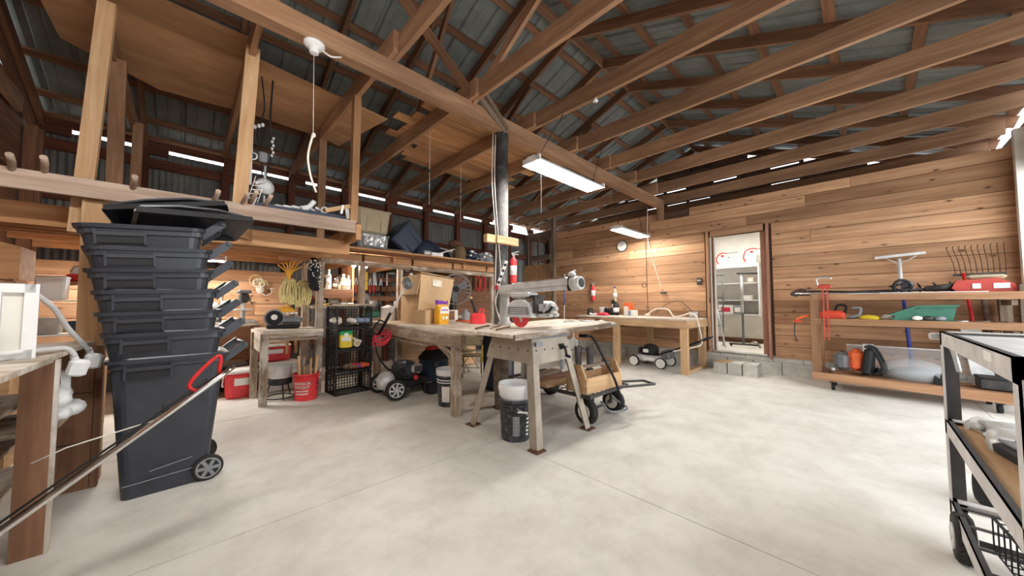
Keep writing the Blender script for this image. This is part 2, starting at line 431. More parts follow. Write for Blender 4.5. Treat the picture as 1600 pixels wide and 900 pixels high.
for nm, lo, hi, mt in (('casing', (UB - .03, D0 - .11, .26), (UB + .0, D0, 2.62), 'casing'), ('casing', (UB - .03, D1, .30), (UB, D1 + .1, 2.62), 'pine'), ('casing', (UB - .032, D0, DZ1), (UB, D1, 2.62), 'pine'),
                       ('jamb', (UB, D0 - .02, DZ0), (UB + .15, D0, DZ1), 'casing'), ('jamb', (UB, D1, DZ0), (UB + .15, D1 + .025, DZ1), 'whitepaint'), ('jamb', (UB, D0, DZ1), (UB + .15, D1, DZ1 + .02), 'newwood')):
    c = [(a + b_) / 2 for a, b_ in zip(lo, hi)]
    if hi[2] - lo[2] > .5: beam(nm, (c[0], c[1], lo[2]), (c[0], c[1], hi[2]), hi[1] - lo[1], hi[0] - lo[0], mt, d1)
    else: beam(nm, (c[0], lo[1], c[2]), (c[0], hi[1], c[2]), hi[0] - lo[0], hi[2] - lo[2], mt, d1)
B().bb((UB - .02, D0, DZ0 - .02), (UB + .15, D1, DZ0)).put('threshold', 'concrete', d1)
B().bb((UB + .06, D1 - .035, DZ0), (UB + .11, D1, DZ1)).put('door_edge', 'brown', d1)
B().bb((UB - .05, D1 + .015, 1.23), (UB - .02, D1 + .06, 1.32)).put('latch', 'rust', d1)
# ---- bright utility room seen through the doorway
X0, X1, Y0, Y1 = UB + .14, 9.3, .15, 4.2
fl2 = struct('floor.001', B().bb((X0 - .02, Y0, DZ0 - .1), (X1, Y1, DZ0 - .003)), 'whitepaint')
wr = struct('wall_utility_room')
B().bb((X1, Y0, DZ0 - .1), (X1 + .05, Y1, 2.9)).put('wall_panel', 'whitepaint', wr)
B().bb((X0, Y0 - .05, DZ0 - .1), (X1 + .05, Y0, 2.9)).put('wall_panel', 'whitepaint', wr)
B().bb((X0, Y1, DZ0 - .1), (X1 + .05, Y1 + .05, 2.9)).put('wall_panel', 'whitepaint', wr)
B().bb((X1 - .012, Y0, DZ0), (X1, Y1, DZ0 + .1)).put('skirting', 'brown', wr)
struct('ceiling_utility_room', B().bb((X0 - .02, Y0, 2.9), (X1 + .05, Y1, 2.95)), 'whitepaint')
lt = thing('panel_light', 'lit ceiling light panel inside the white utility room', 'ceiling light', (8.2, 1.9, 2.86))
B().box((0, 0, .02), (.35, 1.2, .03)).put('housing', 'white', lt)
B().box((0, 0, 0), (.3, 1.15, .012)).put('diffuser', emit('panel_diffuser', (1, .97, .93, 1), 15), lt)

# ---- wall_left: corrugated sheet behind girts and studs
wl = struct('wall_left')
def corr_sheet(parent, u0, u1, z0, z1, v, mat='corr', pitch=.068, amp=.009, name='sheet'):
    n = int(round((u1 - u0) / pitch * 4)); vs, fs = [], []
    for i in range(n + 1):
        x = u0 + (u1 - u0) * i / n; dy = amp * math.sin(2 * PI * (x - u0) / pitch)
        vs += [(x, v + dy, z0), (x, v + dy, z1)]
    for i in range(n): fs.append((2 * i, 2 * i + 2, 2 * i + 3, 2 * i + 1))
    return B().add(vs, fs, True).put(name, mat, parent)
x = UC
while x < UG:
    e = min(x + .8, UG); corr_sheet(wl, x, e, 0, 3.46 if x < 6.1 else 3.24, VA + (.004 if int(x * 10) % 2 else 0)); x += .78
for z, hh in ((3.26, .14), (2.62, .14), (1.3, .12), (.5, .12)):
    beam('girt', (UC, VA - .05, z), (UG, VA - .05, z), .05, hh, 'redbrown', wl)
for u in TRUSS:
    beam('stud', (u, VA - .11, 0), (u, VA - .11, 3.38), .1, .1, 'redbrown' if u > -.6 else 'brown', wl, up=(0, 1, 0))
    beam('rafter_block', (u - .03, VA - .02, 3.47), (u + .24, VA - .02, 3.47), .04, .14, 'redbrown', wl)
beam('eave_board', (UC, VA + .02, 3.575), (6.2, VA + .02, 3.575), .02, .12, 'redbrown', wl)
# pine boarding behind the drill press
for k in range(8):
    z0 = .28 + .185 * k
    board_row(wl, z0, z0 + .185, [(-1.45, 1.33)], VA - .16, axis='u', lmin=.9, lmax=2)
# brown plywood panel behind the orange cords
B().bb((4.35, 6.42, .35), (6.0, 6.44, 2.0)).put('plywood_panel', 'brown', wl)
# ---- recess beside wall_back
B().bb((UG - .3, 5.9, 0), (UG - .28, VA, 3.6)).put('dark_backing', 'darkbrown', wl)
for k in range(3): beam('stud', (UB + .05, 6.1 + .42 * k, 2.3), (UB + .05, 6.1 + .42 * k, 3.2), .06, .04, 'oldgrey', wl, up=(1, 0, 0))
beam('shelf_board', (UB - .08, 5.93, 2.52), (UB - .08, 6.62, 2.52), .15, .12, 'oldgrey', wl)
B().bb((UB + .0, 6.05, .0), (UB + .015, 7.1, 2.35)).put('plywood_panel', 'ply', wl)
for z in (1.45, 2.0): B().bb((UB - .04, 5.93, z), (UB, 6.08, z + .12)).put('hinge_block', 'newwood', wl)
B().bb((UB + .08, 5.9, 3.05), (UB + .1, VA, 3.3)).put('dark_backing', 'darkbrown', wl)

# ---- wall_front (behind and beside the camera) and wall_right with an unseen bay left open for daylight
wf = struct('wall_front')
for k in range(17):
    z0 = .2 * k; board_row(wf, z0, z0 + .2, [(VD, VA)], UC - .03, 'brown', axis='v')
for k in range(10):
    z0 = 3.4 + .19 * k; half = (ZR + .1 - z0 - .16) / SL
    if half > .3: board_row(wf, z0, z0 + .19, [(max(VD, V0 - half), min(VA, V0 + half))], UC - .03, 'brown', axis='v')
beam('stud', (UC + .06, 7.05, 0), (UC + .06, 7.05, 3.4), .1, .1, 'brown', wf)
beam('rake_board', (UC + .05, 7.2, 3.42), (UC + .05, 2.9, 5.08), .04, .2, 'brown', wf)
wd = struct('wall_right')
for z0 in [.2 * k for k in range(17)]:
    board_row(wd, z0, z0 + .2, [(7.15, UG)] if z0 < 2.7 else [(UC, UG)], VD - .03, 'brown', axis='u')
    if z0 < 2.7: board_row(wd, z0, z0 + .2, [(UC, .9)], VD - .03, 'brown', axis='u')
tr = struct('trim_1')
beam('jamb_post', (7.12, VD + .03, 0), (7.12, VD + .03, 3.3), .09, .12, 'whitepaint', tr)
# ---- gable wall far behind, above the back wall: dark boards with daylight between some
wg = struct('wall_gable')
rg = random.Random(11)
studs = [-.9 + .58 * k for k in range(14)]
for k in range(12):
    z0 = 3.0 + .19 * k
    half = (ZR + .1 - z0 - .12) / SL
    lo, hi = max(VD, V0 - half), min(VA, V0 + half)
    if hi - lo < .3: continue
    for a, b_ in zip([lo] + [s for s in studs if lo + .1 < s < hi - .1], [s for s in studs if lo + .1 < s < hi - .1] + [hi]):
        slit = rg.random()
        g = .004
        if 3.3 < z0 < 4.5: g = .028 if slit > .72 else (.012 if slit > .5 else .002)
        beam('plank', (UG, a, z0 + .095 - g / 2), (UG, b_, z0 + .095 - g / 2 + rg.uniform(-.003, .003)), .022, .19 - g, 'darkbrown', wg)
for s in studs:
    zt = zroof(s) - .02
    beam('stud', (UG - .06, s, 3.0), (UG - .06, s, zt), .045, .08, 'darkbrown', wg, up=(0, 1, 0))
beam('rail', (UG - .1, VD, 3.6), (UG - .1, VA, 3.6), .045, .1, 'darkbrown', wg)

# ---- ceiling: roof sheets, purlins, rafters, tie beams, main beam
ce = struct('ceiling')
for u in TRUSS:
    for s in (1, -1):
        ve = V0 + s * 4.34
        beam('rafter', (u, V0, ZR + .07), (u, ve, ZR + .07 - SL * 4.34), .042, .14, 'rafter', ce)
    # tie beam in two lengths lapped over the main beam
    if u < 9:
        beam('tie_beam', (u, VD + .05, 3.505), (u, 2.9, 3.505), .045, .19, 'beam', ce)
        beam('tie_beam', (u - .05, 2.76, 3.505), (u - .05, VA - .55, 3.505), .045, .19, 'beam', ce)
beam('ridge_board', (UC, V0, ZR + .08), (UG, V0, ZR + .08), .03, .16, 'rafter', ce)
for s in (1, -1):
    for d in (.3, .9, 1.5, 2.1, 2.75, 3.4, 3.95, 4.3):
        v = V0 + s * d; z = ZR + .16 - SL * d
        a = math.atan(SL) * -s
        beam('purlin', (UC - .1, v, z), (UG + .1, v, z), .09, .04, 'rafter', ce, up=(0, math.sin(-a), math.cos(a)))
def roof_panel(u0, u1, s):
    w = u1 - u0; prof = []
    for c in (0, w / 3, 2 * w / 3): prof += [(c + .0, 0), (c + .02, .03), (c + .05, .03), (c + .07, 0), (c + .14, 0), (c + .15, .008), (c + .17, .008), (c + .18, 0)]
    prof.append((w + .02, 0)); vs, fs = [], []
    L_ = 4.3 + (.06 if s < 0 else .13); z0 = ZR + .185
    for px, pz in prof:
        vs += [(u0 + px, V0, z0 + pz), (u0 + px, V0 + s * L_, z0 - SL * L_ + pz)]
    for i in range(len(prof) - 1): fs.append((2 * i, 2 * i + 2, 2 * i + 3, 2 * i + 1))
    B().add(vs, fs).put('roof_panel', 'roof', ce)
x = UC - .15
while x < UG + .1:
    for s in (1, -1): roof_panel(x, x + .9, s)
    x += .9
B().prism([(V0 - .25, ZR + .13), (V0, ZR + .225), (V0 + .25, ZR + .13), (V0 + .25, ZR + .145), (V0, ZR + .24), (V0 - .25, ZR + .145)], UC - .15, UG + .2, 'x').put('ridge_cap', 'roof', ce)
beam('main_beam', (UC, 2.95, 3.33), (UB - .02, 2.95, 3.33), .12, .165, 'beam', ce)
beam('beam_post', (UB - .06, 2.95, 3.0), (UB - .06, 2.95, 3.30), .12, .1, 'beam', ce)
# truss webs over the centre post
beam('web', (2.2, 2.9, 3.42), (2.2, 1.2, 4.42), .04, .09, 'beam', ce)
beam('web', (2.22, 2.88, 3.44), (1.35, 2.88, 4.05), .04, .09, 'rafter', ce)
beam('web', (2.22, 2.86, 3.5), (2.68, 2.9, 3.26), .03, .07, 'oldgrey', ce)
beam('web', (2.26, 2.84, 3.6), (2.7, 2.88, 3.28), .03, .05, 'oldgrey', ce)
beam('web', (2.2, 4.4, 3.45), (2.2, 3.3, 4.95), .04, .09, 'rafter', ce)
for u in (.35, 3.97, 5.8): beam('web', (u, V0 + 2.6, 3.5), (u, V0 + .8, 4.8), .04, .09, 'rafter', ce)
# sheets and planks laid on the tie beams
def sheet_on_ties(poly, z, name, mat):
    B().prism(poly, z, z + .014, 'z').put(name, mat, ce)
sheet_on_ties([(-.92, 3.75), (.37, 3.78), (.37, 5.33), (-.3, 5.40), (-.9, 4.95)], 3.605, 'plywood_sheet', 'ply')
sheet_on_ties([(.39, 4.06), (1.82, 4.24), (1.60, 5.48), (1.38, 5.38), (.39, 5.30)], 3.612, 'plywood_sheet', 'ply')
rp = random.Random(5)
for k in range(11):
    v = 3.58 + .158 * k; a = 1.95 + rp.uniform(-.12, .12) + (.0 if k < 7 else .5); b_ = 4.0 + rp.uniform(0, .9)
    if k == 1: a += .2
    beam('loft_plank', (a, v, 3.615), (b_, v, 3.615), .15, .02, 'loft', ce)
# ================================================================ CENTRE POST AND WHAT HANGS ON IT
t = thing('support_post', 'dark grey timber post standing in the middle under the main beam', 'post', (2.68, 2.97, 0))
B().lathe([(.083, 0), (.085, .9), (.084, 3.25)], n=10).put('shaft', 'post', t)
B().lathe([(.089, 0), (.09, .5), (.088, .80)], n=10).put('lower_cladding', 'oldgrey', t)
for a in (.4, 1.2, 2.2, 3.1): B().box((.07 * math.cos(a + 3.6), .07 * math.sin(a + 3.6), 3.2), (.03, .03, .08)).put('top_chip', 'iron', t)
t = thing('nailed_block', 'pale short timber blocks nailed across the dark centre post', 'block', (2.56, 2.85, 1.9))
beam('block', (2.33, 2.84, 1.925), (2.50, 2.84, 1.925), .06, .085, 'newwood', t)
beam('block', (2.46, 2.82, 1.925), (2.79, 2.82, 1.925), .06, .085, 'newwood', t)
def extinguisher(loc, s, label, rz=0):
    t = thing('fire_extinguisher', label, 'fire extinguisher', loc, rz)
    B().lathe([(.03, 0), (.042, .008), (.043, .02), (.043, .27), (.038, .30), (.02, .325), (.016, .335)], n=18).put('cylinder', 'redplastic', t)
    B().lathe([(.0437, .10), (.0437, .22)], n=18).put('label_band', 'paper', t)
    b = B(); b.cyl((0, 0, .33), (0, 0, .36), .018); b.box((.02, 0, .37), (.09, .018, .012), (0, .15, 0)); b.box((.025, 0, .393), (.1, .018, .01), (0, -.25, 0)); b.put('valve_lever', 'steel', t)
    B().tube(smooth_path([(.0, -.02, .345), (-.05, -.02, .34), (-.058, -.02, .27), (-.052, -.02, .15)], 5), .008, 6).put('hose', 'blackmat', t)
    B().cyl((0, -.025, .352), (0, -.032, .352), .014, n=10).put('gauge', 'steel', t)
    t.scale = (s, s, s); return t
extinguisher((2.765, 2.85, 1.45), .92, 'red fire extinguisher strapped to the dark centre post above the saw arm', rad(-50))
extinguisher((7.235, 4.63, 1.29), 1.15, 'red fire extinguisher hung on the plank wall beside the boots', rad(-90))
t = thing('folding_rule', 'white folding rule hung on the side of the centre post', 'ruler', (2.56, 2.82, 1.55), 0, None, (0, rad(20), rad(-40)))
B().box((0, 0, 0), (.035, .006, .3)).put('rule_blade', 'paper', t)
for k in range(4): B().box((0, -.004, -.11 + .07 * k), (.03, .003, .03), (0, .6 * (-1) ** k, 0)).put('printed_mark', 'blackmat', t)
B().box((.0, 0, -.17), (.05, .012, .05)).put('pink_tip', 'pinkred', t)
t = thing('hanging_cable', 'pale cable looping down the loft end post', 'cable', (0, 0, 0))
for k, dx in enumerate((0, .04)):
    B().tube(smooth_path([(2.53 + dx, 2.95, 3.2), (2.5 + dx, 2.93, 2.6), (2.5, 2.86 - dx, 1.95), (2.51 + dx * 2, 2.88, 1.5), (2.53, 2.9, 1.2), (2.56 + dx, 2.84, .985)], 5), .006, 5).put('strand', 'cord', t)
t = thing('black_wire', 'thin black cord strung down the face of the dark post', 'cord')
B().tube(smooth_path([(2.72, 2.85, 2.0), (2.66, 2.84, 1.8), (2.6, 2.84, 1.62)], 5), .004, 5).put('strand', 'blackcord', t)

# ================================================================ RADIAL ARM SAW ON ITS STAND
t = thing('radial_arm_saw', 'old radial arm saw with red blade on a splayed metal stand and plank top', 'saw', (2.47, 2.32, 0))
cs = [(-1, -1), (1, -1), (1, 1), (-1, 1)]
for sx, sy in cs:
    top = (2.47 + .245 * sx, 2.32 + .26 * sy, .88); ft = (2.47 + .385 * sx, 2.32 + .445 * sy, .01)
    b = B(); d = Vector(ft) - Vector(top)
    for ax in (0, 1):    # angle iron: two flanges
        w = .075; off = Vector((-sx * w / 2, 0, 0)) if ax == 0 else Vector((0, -sy * w / 2, 0))
        p, q = Vector(top) + off, Vector(ft) + off
        b.bar(p, q, .006 if ax else w, w if ax else .006, up=(0, 1, 0))
    b.put('leg', 'stand', t, True)
    B().box((ft[0] - .02 * sx, ft[1] - .02 * sy, .008), (.11, .11, .012)).put('foot_plate', 'rust', t, True)
for (x0, y0), (x1, y1) in (((-1, -1), (1, -1)), ((1, -1), (1, 1)), ((1, 1), (-1, 1)), ((-1, 1), (-1, -1))):
    b = B(); k0, k1 = .25, .285
    P = [(2.47 + x0 * k0, 2.32 + y0 * (k0 + .012), .9), (2.47 + x1 * k0, 2.32 + y1 * (k0 + .012), .9), (2.47 + x1 * k1, 2.32 + y1 * (k1 + .03), .68), (2.47 + x0 * k1, 2.32 + y0 * (k1 + .03), .68)]
    n = Vector(((x0 + x1) / 2, (y0 + y1) / 2, 0)) * .006
    b.add([tuple(Vector(p) + n) for p in P] + [tuple(Vector(p) - n) for p in P], [(0, 1, 2, 3), (7, 6, 5, 4), (0, 4, 5, 1), (1, 5, 6, 2), (2, 6, 7, 3), (3, 7, 4, 0)])
    b.put('skirt_panel', 'stand', t, True)
    b = B()
    for i in range(5):
        f = .08 + .21 * i; z = .79; k = .267
        c = Vector((2.47 + (x0 * (1 - f) + x1 * f) * k, 2.32 + (y0 * (1 - f) + y1 * f) * (k + .02), z)); nn = Vector(((x0 + x1) / 2, (y0 + y1) / 2, 0)).normalized()
        b.cyl(c + nn * .0, c + nn * .014, .007, n=6)
    b.put('bolts', 'iron', t, True, kind='stuff')
B().box((2.47, 2.32, .905), (.56, .58, .03)).put('frame_top', 'greymetal', t, True)
# plank top, falling a little to the near end
for k in range(6):
    v0 = 2.0 + .16 * k; a = 1.92 + .012 * (k % 3); b_ = 3.55 + .035 * k
    beam('top_board', (a, v0 + .08, .94 - .005), (b_, v0 + .08, .985), .156, .03, 'benchtop', t)
beam('top_edge', (1.94, 1.99, .925), (3.5, 1.97, .968), .03, .045, 'bench', t)
b = B(); b.tube([(2.6, 2.02, .80), (2.6, 1.98, .80), (2.6, 1.96, .72)], .012, 7); b.cyl((2.6, 1.97, .72), (2.6, 1.92, .71), .014); b.box((2.6, 2.02, .8), (.05, .03, .05)); b.put('elevating_crank', 'blackmat', t, True)
B().box((2.28, 2.018, .845), (.09, .008, .04)).put('label_plate', 'grey', t, True)
b = B(); b.lathe([(.075, .96), (.075, 1.0), (.055, 1.02), (.05, 1.32)], (2.545, 2.76, 0), n=16); b.put('column', 'dustmetal', t, True)
b = B(); b.rbox((2.545, 2.72, 1.345), (.12, .2, .12), .03); b.put('column_head', 'dustmetal', t, True)
# arm along v, slightly rising to the operator's end
def armp(v, dz=0): return (2.53, v, 1.355 + (2.8 - v) * .035 + dz)
b = B(); b.bar(armp(2.8, .02), armp(1.86, .02), .09, .06, up=(0, 0, 1)); b.bar(armp(2.75, -.03), armp(1.86, -.03), .055, .04); b.put('arm', 'alu', t, True)
b = B(); b.bar(armp(2.6, .057), armp(1.9, .057), .05, .014); b.put('arm_rail', 'chrome', t, True)
b = B(); b.rbox(armp(1.85), (.1, .05, .13), .02); b.put('arm_band', 'blackmat', t, True)
b = B(); b.cyl(armp(1.83), armp(1.74, .0), .068, .06, 20); b.put('arm_cap', 'dustmetal', t, True)
b = B(); b.cyl(armp(1.742), armp(1.732), .04, n=18); b.put('cap_badge', 'iron', t, True)
b = B(); b.rbox(armp(1.84, .085), (.06, .07, .05), .015); b.tube([armp(1.84, .11), (2.56, 1.82, 1.51)], .008, 6); b.put('lock_knob', 'dustmetal', t, True)
b = B(); b.rbox((2.5, 2.42, 1.295), (.14, .28, .055), .015); b.put('carriage', 'alu', t, True)
b = B(); b.box((2.47, 2.2, 1.2), (.12, .03, .17)); b.box((2.5, 2.26, 1.275), (.12, .16, .03)); b.put('yoke', 'iron', t, True)
b = B(); b.cyl((2.46, 2.25, 1.15), (2.72, 2.25, 1.15), .085, n=20); b.lathe([(.085, 0), (.07, .03), (.03, .04)], (2.72, 2.25, 1.15), (1, 0, 0), 20); b.put('motor', 'dustmetal', t, True)
pg = []
for i in range(9): a = PI * i / 8; pg.append((.17 * math.cos(a), .14 * math.sin(a) * .9))
pg += [(-.18, -.055), (.18, -.055)]
b = B(); b.prism(pg, -.035, .035, 'x', (2.42, 2.39, 1.125)); b.put('blade_guard', 'alu', t, True)
b = B(); b.prism([(.15, .0), (.14, .075), (-.13, .075), (-.15, .0)], -.04, -.034, 'x', (2.42, 2.39, 1.10)); b.put('guard_plate', 'grey', t, True)
for k in range(3): B().box((2.3815, 2.39, 1.115 + .02 * k), (.004, .22, .005)).put('guard_rib', 'white', t, True)
bc = (2.42, 2.39, 1.092); n = 40; pl = []
for i in range(n):
    a = 2 * PI * i / n
    pl += [(.118 * math.cos(a), .118 * math.sin(a)), (.126 * math.cos(a + .03), .126 * math.sin(a + .03))]
b = B(); b.prism(pl, -.0015, .0015, 'x', bc); b.put('saw_blade', 'redplastic', t, True)
for k in range(5):
    b = B(); z = -.062 + .012 * k; w = .03 + .011 * k
    b.box((bc[0] - .003, bc[1] - .01 + .004 * k, bc[2] + z), (.002, w, .006), (rad(28), 0, 0)); b.put('blade_print', 'paper', t, True)
b = B()
for k in range(10):
    a = .6 * k; b.ball((2.5 + .05 * math.sin(k * 2.1), 2.12 - .012 * k, 1.19 - .03 * (k % 4)), .03, (1, 1, .8), 8, 5)
b.put('motor_hardware', 'dustmetal', t, True)
b = B(); b.tube(smooth_path([(2.45, 2.18, 1.12), (2.44, 2.05, 1.13), (2.44, 2.0, 1.18)], 4), .012, 7); b.put('pull_handle', 'blackmat', t, True)
# dusty metal scraps lying on the saw top
def scrap_heap(name, label, c, n, spread, mat, seed):
    r = random.Random(seed); b = B()
    for k in range(n):
        x, y = r.gauss(0, spread[0]), r.gauss(0, spread[1]); z = r.uniform(.012, .03)
        if k % 3 == 0: b.tube([(x, y, z), (x + r.uniform(-.1, .1), y + r.uniform(-.06, .06), z + .005)], r.uniform(.006, .013), 6)
        elif k % 3 == 1: b.torus((x, y, z), r.uniform(.02, .04), .007, (r.uniform(-.3, .3), r.uniform(-.3, .3), 1), 12, 6)
        else: b.box((x, y, z), (r.uniform(.03, .08), .03, .02), (r.uniform(-.2, .2), 0, r.uniform(0, 3)))
    o = b.put(name, mat); o.location = c; o['label'] = label; o['category'] = 'hardware'; o['kind'] = 'stuff'; return o
scrap_heap('loose_fittings', 'dusty metal fittings heaped on the far end of the saw top', (3.42, 2.28, .975), 26, (.09, .14), 'dustmetal', 4)
r_ = random.Random(8)
for i, (a, b_, lab) in enumerate((((2.05, 2.42), (2.35, 2.6), 'flat iron bar lying furthest back on the saw top'), ((2.02, 2.3), (2.3, 2.42), 'rusty rod lying across the near end of the saw top'), ((1.98, 2.55), (2.28, 2.72), 'thin wire rod lying beside the bench end of the saw top'))):
    b = B().tube([(a[0], a[1], .972), ((a[0] + b_[0]) / 2, (a[1] + b_[1]) / 2 + .02, .974), (b_[0], b_[1], .98)], .006 + .002 * i, 6); single(b, "metal_rod", 'rust', lab, 'rod')

# ================================================================ WORKBENCH IN FRONT OF THE LOFT
t = thing('workbench', 'weathered timber workbench carrying the big cardboard box', 'workbench', (2.75, 4.1, 0))
def bz(v): return .80 + (v - 2.93) * .022
for k in range(7):
    u = 2.17 + .19 * k; beam('top_board', (u, 2.99 + .02 * (k % 2), bz(2.95) + .07), (u, 5.35, bz(5.35) + .07), .186, .035, 'benchtop', t)
beam('front_beam', (2.11, 2.93, bz(2.93)), (2.11, 5.4, bz(5.4)), .07, .13, 'bench', t)
beam('rear_beam', (3.38, 2.98, bz(3)), (3.38, 5.4, bz(5.4)), .05, .12, 'bench', t)
for u, v in ((2.14, 3.1), (3.36, 3.12), (2.14, 5.2), (3.36, 5.2)):
    beam('leg', (u, v, 0), (u, v, bz(v) - .04), .085, .085, 'bench', t, up=(1, 0, 0))
beam('stretcher', (2.19, 3.1, .12), (2.6, 3.0, .12), .04, .15, 'bench', t)
beam('brace', (2.14, 3.15, .62), (2.14, 3.5, .78), .04, .08, 'bench', t)
beam('hanging_strip', (2.14, 3.7, .7), (2.14, 5.1, .74), .02, .03, 'bench', t)

# ================================================================ BENCH ALONG THE BACK WALL
t = thing('wall_bench', 'pale timber bench standing against the plank wall below the clock', 'workbench', (6.6, 3.2, 0))
for k in range(4): beam('top_board', (6.26 + .27 * k, 2.1, .925), (6.26 + .27 * k, 4.35, .945), .265, .03, 'benchtop', t)
beam('apron', (6.13, 2.1, .85), (6.13, 3.75, .865), .04, .13, 'newwood', t); beam('apron', (6.13, 3.75, .87), (6.13, 4.35, .88), .04, .08, 'brown', t)
beam('apron', (6.13, 2.11, .85), (7.2, 2.11, .85), .04, .13, 'newwood', t)
for u, v in ((6.19, 2.16), (6.17, 3.42), (7.1, 2.16), (6.95, 3.1)): beam('leg', (u, v, 0), (u, v, .81), .11, .1, 'newwood', t, up=(1, 0, 0))
beam('stretcher', (6.25, 2.16, .03), (7.05, 2.16, .03), .08, .05, 'newwood', t)
beam('side_leg', (5.1, 3.95, 0), (5.1, 3.95, .86), .06, .06, 'grey', t, up=(1, 0, 0))
beam('top_board', (5.05, 3.9, .885), (6.2, 4.0, .9), .25, .025, 'brown', t)

# ================================================================ LOFTS
t = thing('storage_loft', 'raw timber loft platform over the left benches with a pegged front rail', 'loft', (.4, 4.4, 1.9))
beam('front_rail', (-1.35, 3.64, 1.98), (1.24, 3.64, 2.0), .04, .125, 'rail', t)
for v, z in ((4.0, 1.83), (4.35, 1.86), (4.7, 1.88), (5.02, 1.9)): beam('joist', (-1.35, v, z), (1.3, v, z), .04, .15, 'loft', t)
for v in (5.5, 6.1, 6.9): beam('joist', (-1.35, v, 1.96), (1.3, v, 1.96), .04, .13, 'loft', t)
beam('end_beam', (1.27, 3.62, 1.95), (1.27, 7.0, 1.93), .05, .16, 'loft', t)
beam('end_beam', (-.33, 3.75, 1.83), (-.33, 5.1, 1.9), .04, .12, 'loft', t)
beam('diagonal', (.32, 3.72, 1.83), (.75, 4.9, 1.9), .03, .1, 'loft', t)
beam('post', (-.455, 3.725, 0), (-.47, 3.725, 1.92), .13, .09, 'newwood', t, up=(0, 1, 0))
beam('post', (-.56, 3.80, 1.7), (-.49, 3.80, 3.42), .09, .07, 'newwood', t, up=(0, 1, 0))
beam('post', (.30, 3.72, 1.9), (.36, 3.74, 3.5), .10, .07, 'newwood', t, up=(0, 1, 0))
beam('post', (1.235, 3.7, 2.05), (1.25, 3.7, 3.42), .07, .09, 'loft', t, up=(0, 1, 0))
beam('post', (1.26, 5.0, 1.95), (1.26, 5.0, 3.55), .09, .06, 'beam', t, up=(0, 1, 0))
beam('post', (-.5, 4.7, 1.9), (-.52, 4.7, 3.45), .10, .07, 'beam', t, up=(0, 1, 0))
beam('post', (-.5, 6.2, 1.9), (-.5, 6.2, 3.45), .09, .07, 'beam', t, up=(0, 1, 0))
for k in range(5): beam('deck_board', (-1.3 + .03 * k, 5.3 + .3 * k, 2.04), (1.25, 5.3 + .3 * k, 2.04), .28, .02, 'loft', t)
for i, (u, dz) in enumerate(((-.82, .0), (-.70, .02), (-.32, .0), (.12, .0), (.3, .02), (.36, .05), (.46, .04))):
    B().tube([(u, 3.72, 1.99 + dz), (u + .03, 3.55, 2.07 + dz), (u + .035, 3.49, 2.09 + dz)], .017, 8).put('peg', 'rail', t, True)
t = thing('storage_loft', 'long timber loft shelf loaded with totes along the corrugated wall', 'loft', (2.9, 6.1, 1.9))
for k in range(7): beam('deck_board', (1.32, 5.1 + .29 * k, 2.0), (4.55, 5.1 + .29 * k, 2.0), .285, .025, 'loft', t)
beam('fascia', (1.35, 5.16, 1.985), (4.52, 5.16, 1.985), .02, .05, 'brown', t)
beam('front_joist', (1.35, 5.22, 1.9), (4.52, 5.22, 1.9), .04, .11, 'loft', t)
beam('ledger', (1.33, 5.2, 1.81), (4.5, 5.2, 1.79), .03, .07, 'bench', t)
for u in (1.9, 2.7, 3.5, 4.3): beam('cross_joist', (u, 5.2, 1.9), (u, 7.03, 1.9), .04, .12, 'loft', t)
for u in (2.35, 3.7): beam('blocking', (u, 5.15, 1.86), (u, 5.15, 1.97), .02, .05, 'loft', t, up=(0, 1, 0))
for u, v, w in ((1.33, 5.22, .09), (1.9, 5.24, .07), (2.5, 5.24, .06), (4.48, 5.24, .06), (1.22, 5.5, .1)): beam('post', (u, v, 0), (u, v, 1.78), .08, w, 'bench', t, up=(0, 1, 0))
for u, v in ((1.05, 5.7), (1.17, 5.75)): beam('post', (u, v, .5), (u, v, 1.2), .03, .07, 'newwood', t, up=(0, 1, 0))
# back bench below the long loft
t = thing('tool_bench', 'cluttered tool bench with an upper shelf under the long loft', 'workbench', (2.8, 6.0, 0))
beam('shelf', (1.36, 5.75, 1.42), (1.9, 5.75, 1.42), .24, .03, 'bench', t); beam('shelf_face', (1.36, 5.62, 1.36), (1.9, 5.62, 1.36), .02, .13, 'brown', t)
beam('bench_top', (1.36, 5.9, 1.16), (2.1, 5.9, 1.16), .6, .04, 'bench', t)
beam('bench_top', (2.1, 6.0, .95), (4.4, 6.0, .95), .75, .05, 'bench', t)
for u, v in ((1.4, 6.15), (2.1, 6.15), (3.3, 5.8), (4.3, 5.8)): beam('leg', (u, v, 0), (u, v, .93), .08, .08, 'bench', t, up=(1, 0, 0))
beam('divider', (1.93, 5.95, 1.2), (1.93, 5.95, 1.83), .5, .03, 'loft', t, up=(1, 0, 0))
for k in range(3): beam('back_board', (1.95, 7.02, 1.32 + .2 * k), (4.3, 7.02, 1.32 + .2 * k), .02, .1, 'brown', t)
# drill-press bench against the boarded wall
t = thing('corner_bench', 'low timber bench under the loft holding the drill press', 'workbench', (.0, 6.4, 0))
beam('top', (-1.35, 6.35, .93), (.75, 6.35, .93), .9, .05, 'benchtop', t)
for u in (-.2, .3, .72): beam('leg', (u, 5.98, 0), (u, 5.98, .9), .08, .12, 'brown', t, up=(1, 0, 0))
beam('apron', (-.2, 5.93, .76), (.72, 5.93, .76), .02, .26, 'brown', t)
t = thing('storage_tote', 'dark grey tote standing on the floor under the corner bench', 'tote', (.47, 6.35, 0)); B().rbox((0, 0, .17), (.34, .4, .34), .03, None, 1.08).put('body', 'black', t); B().rbox((0, 0, .35), (.4, .46, .04), .012).put('lid', 'grey', t); B().box((0, -.215, .2), (.2, .006, .12)).put('label', 'grey', t)
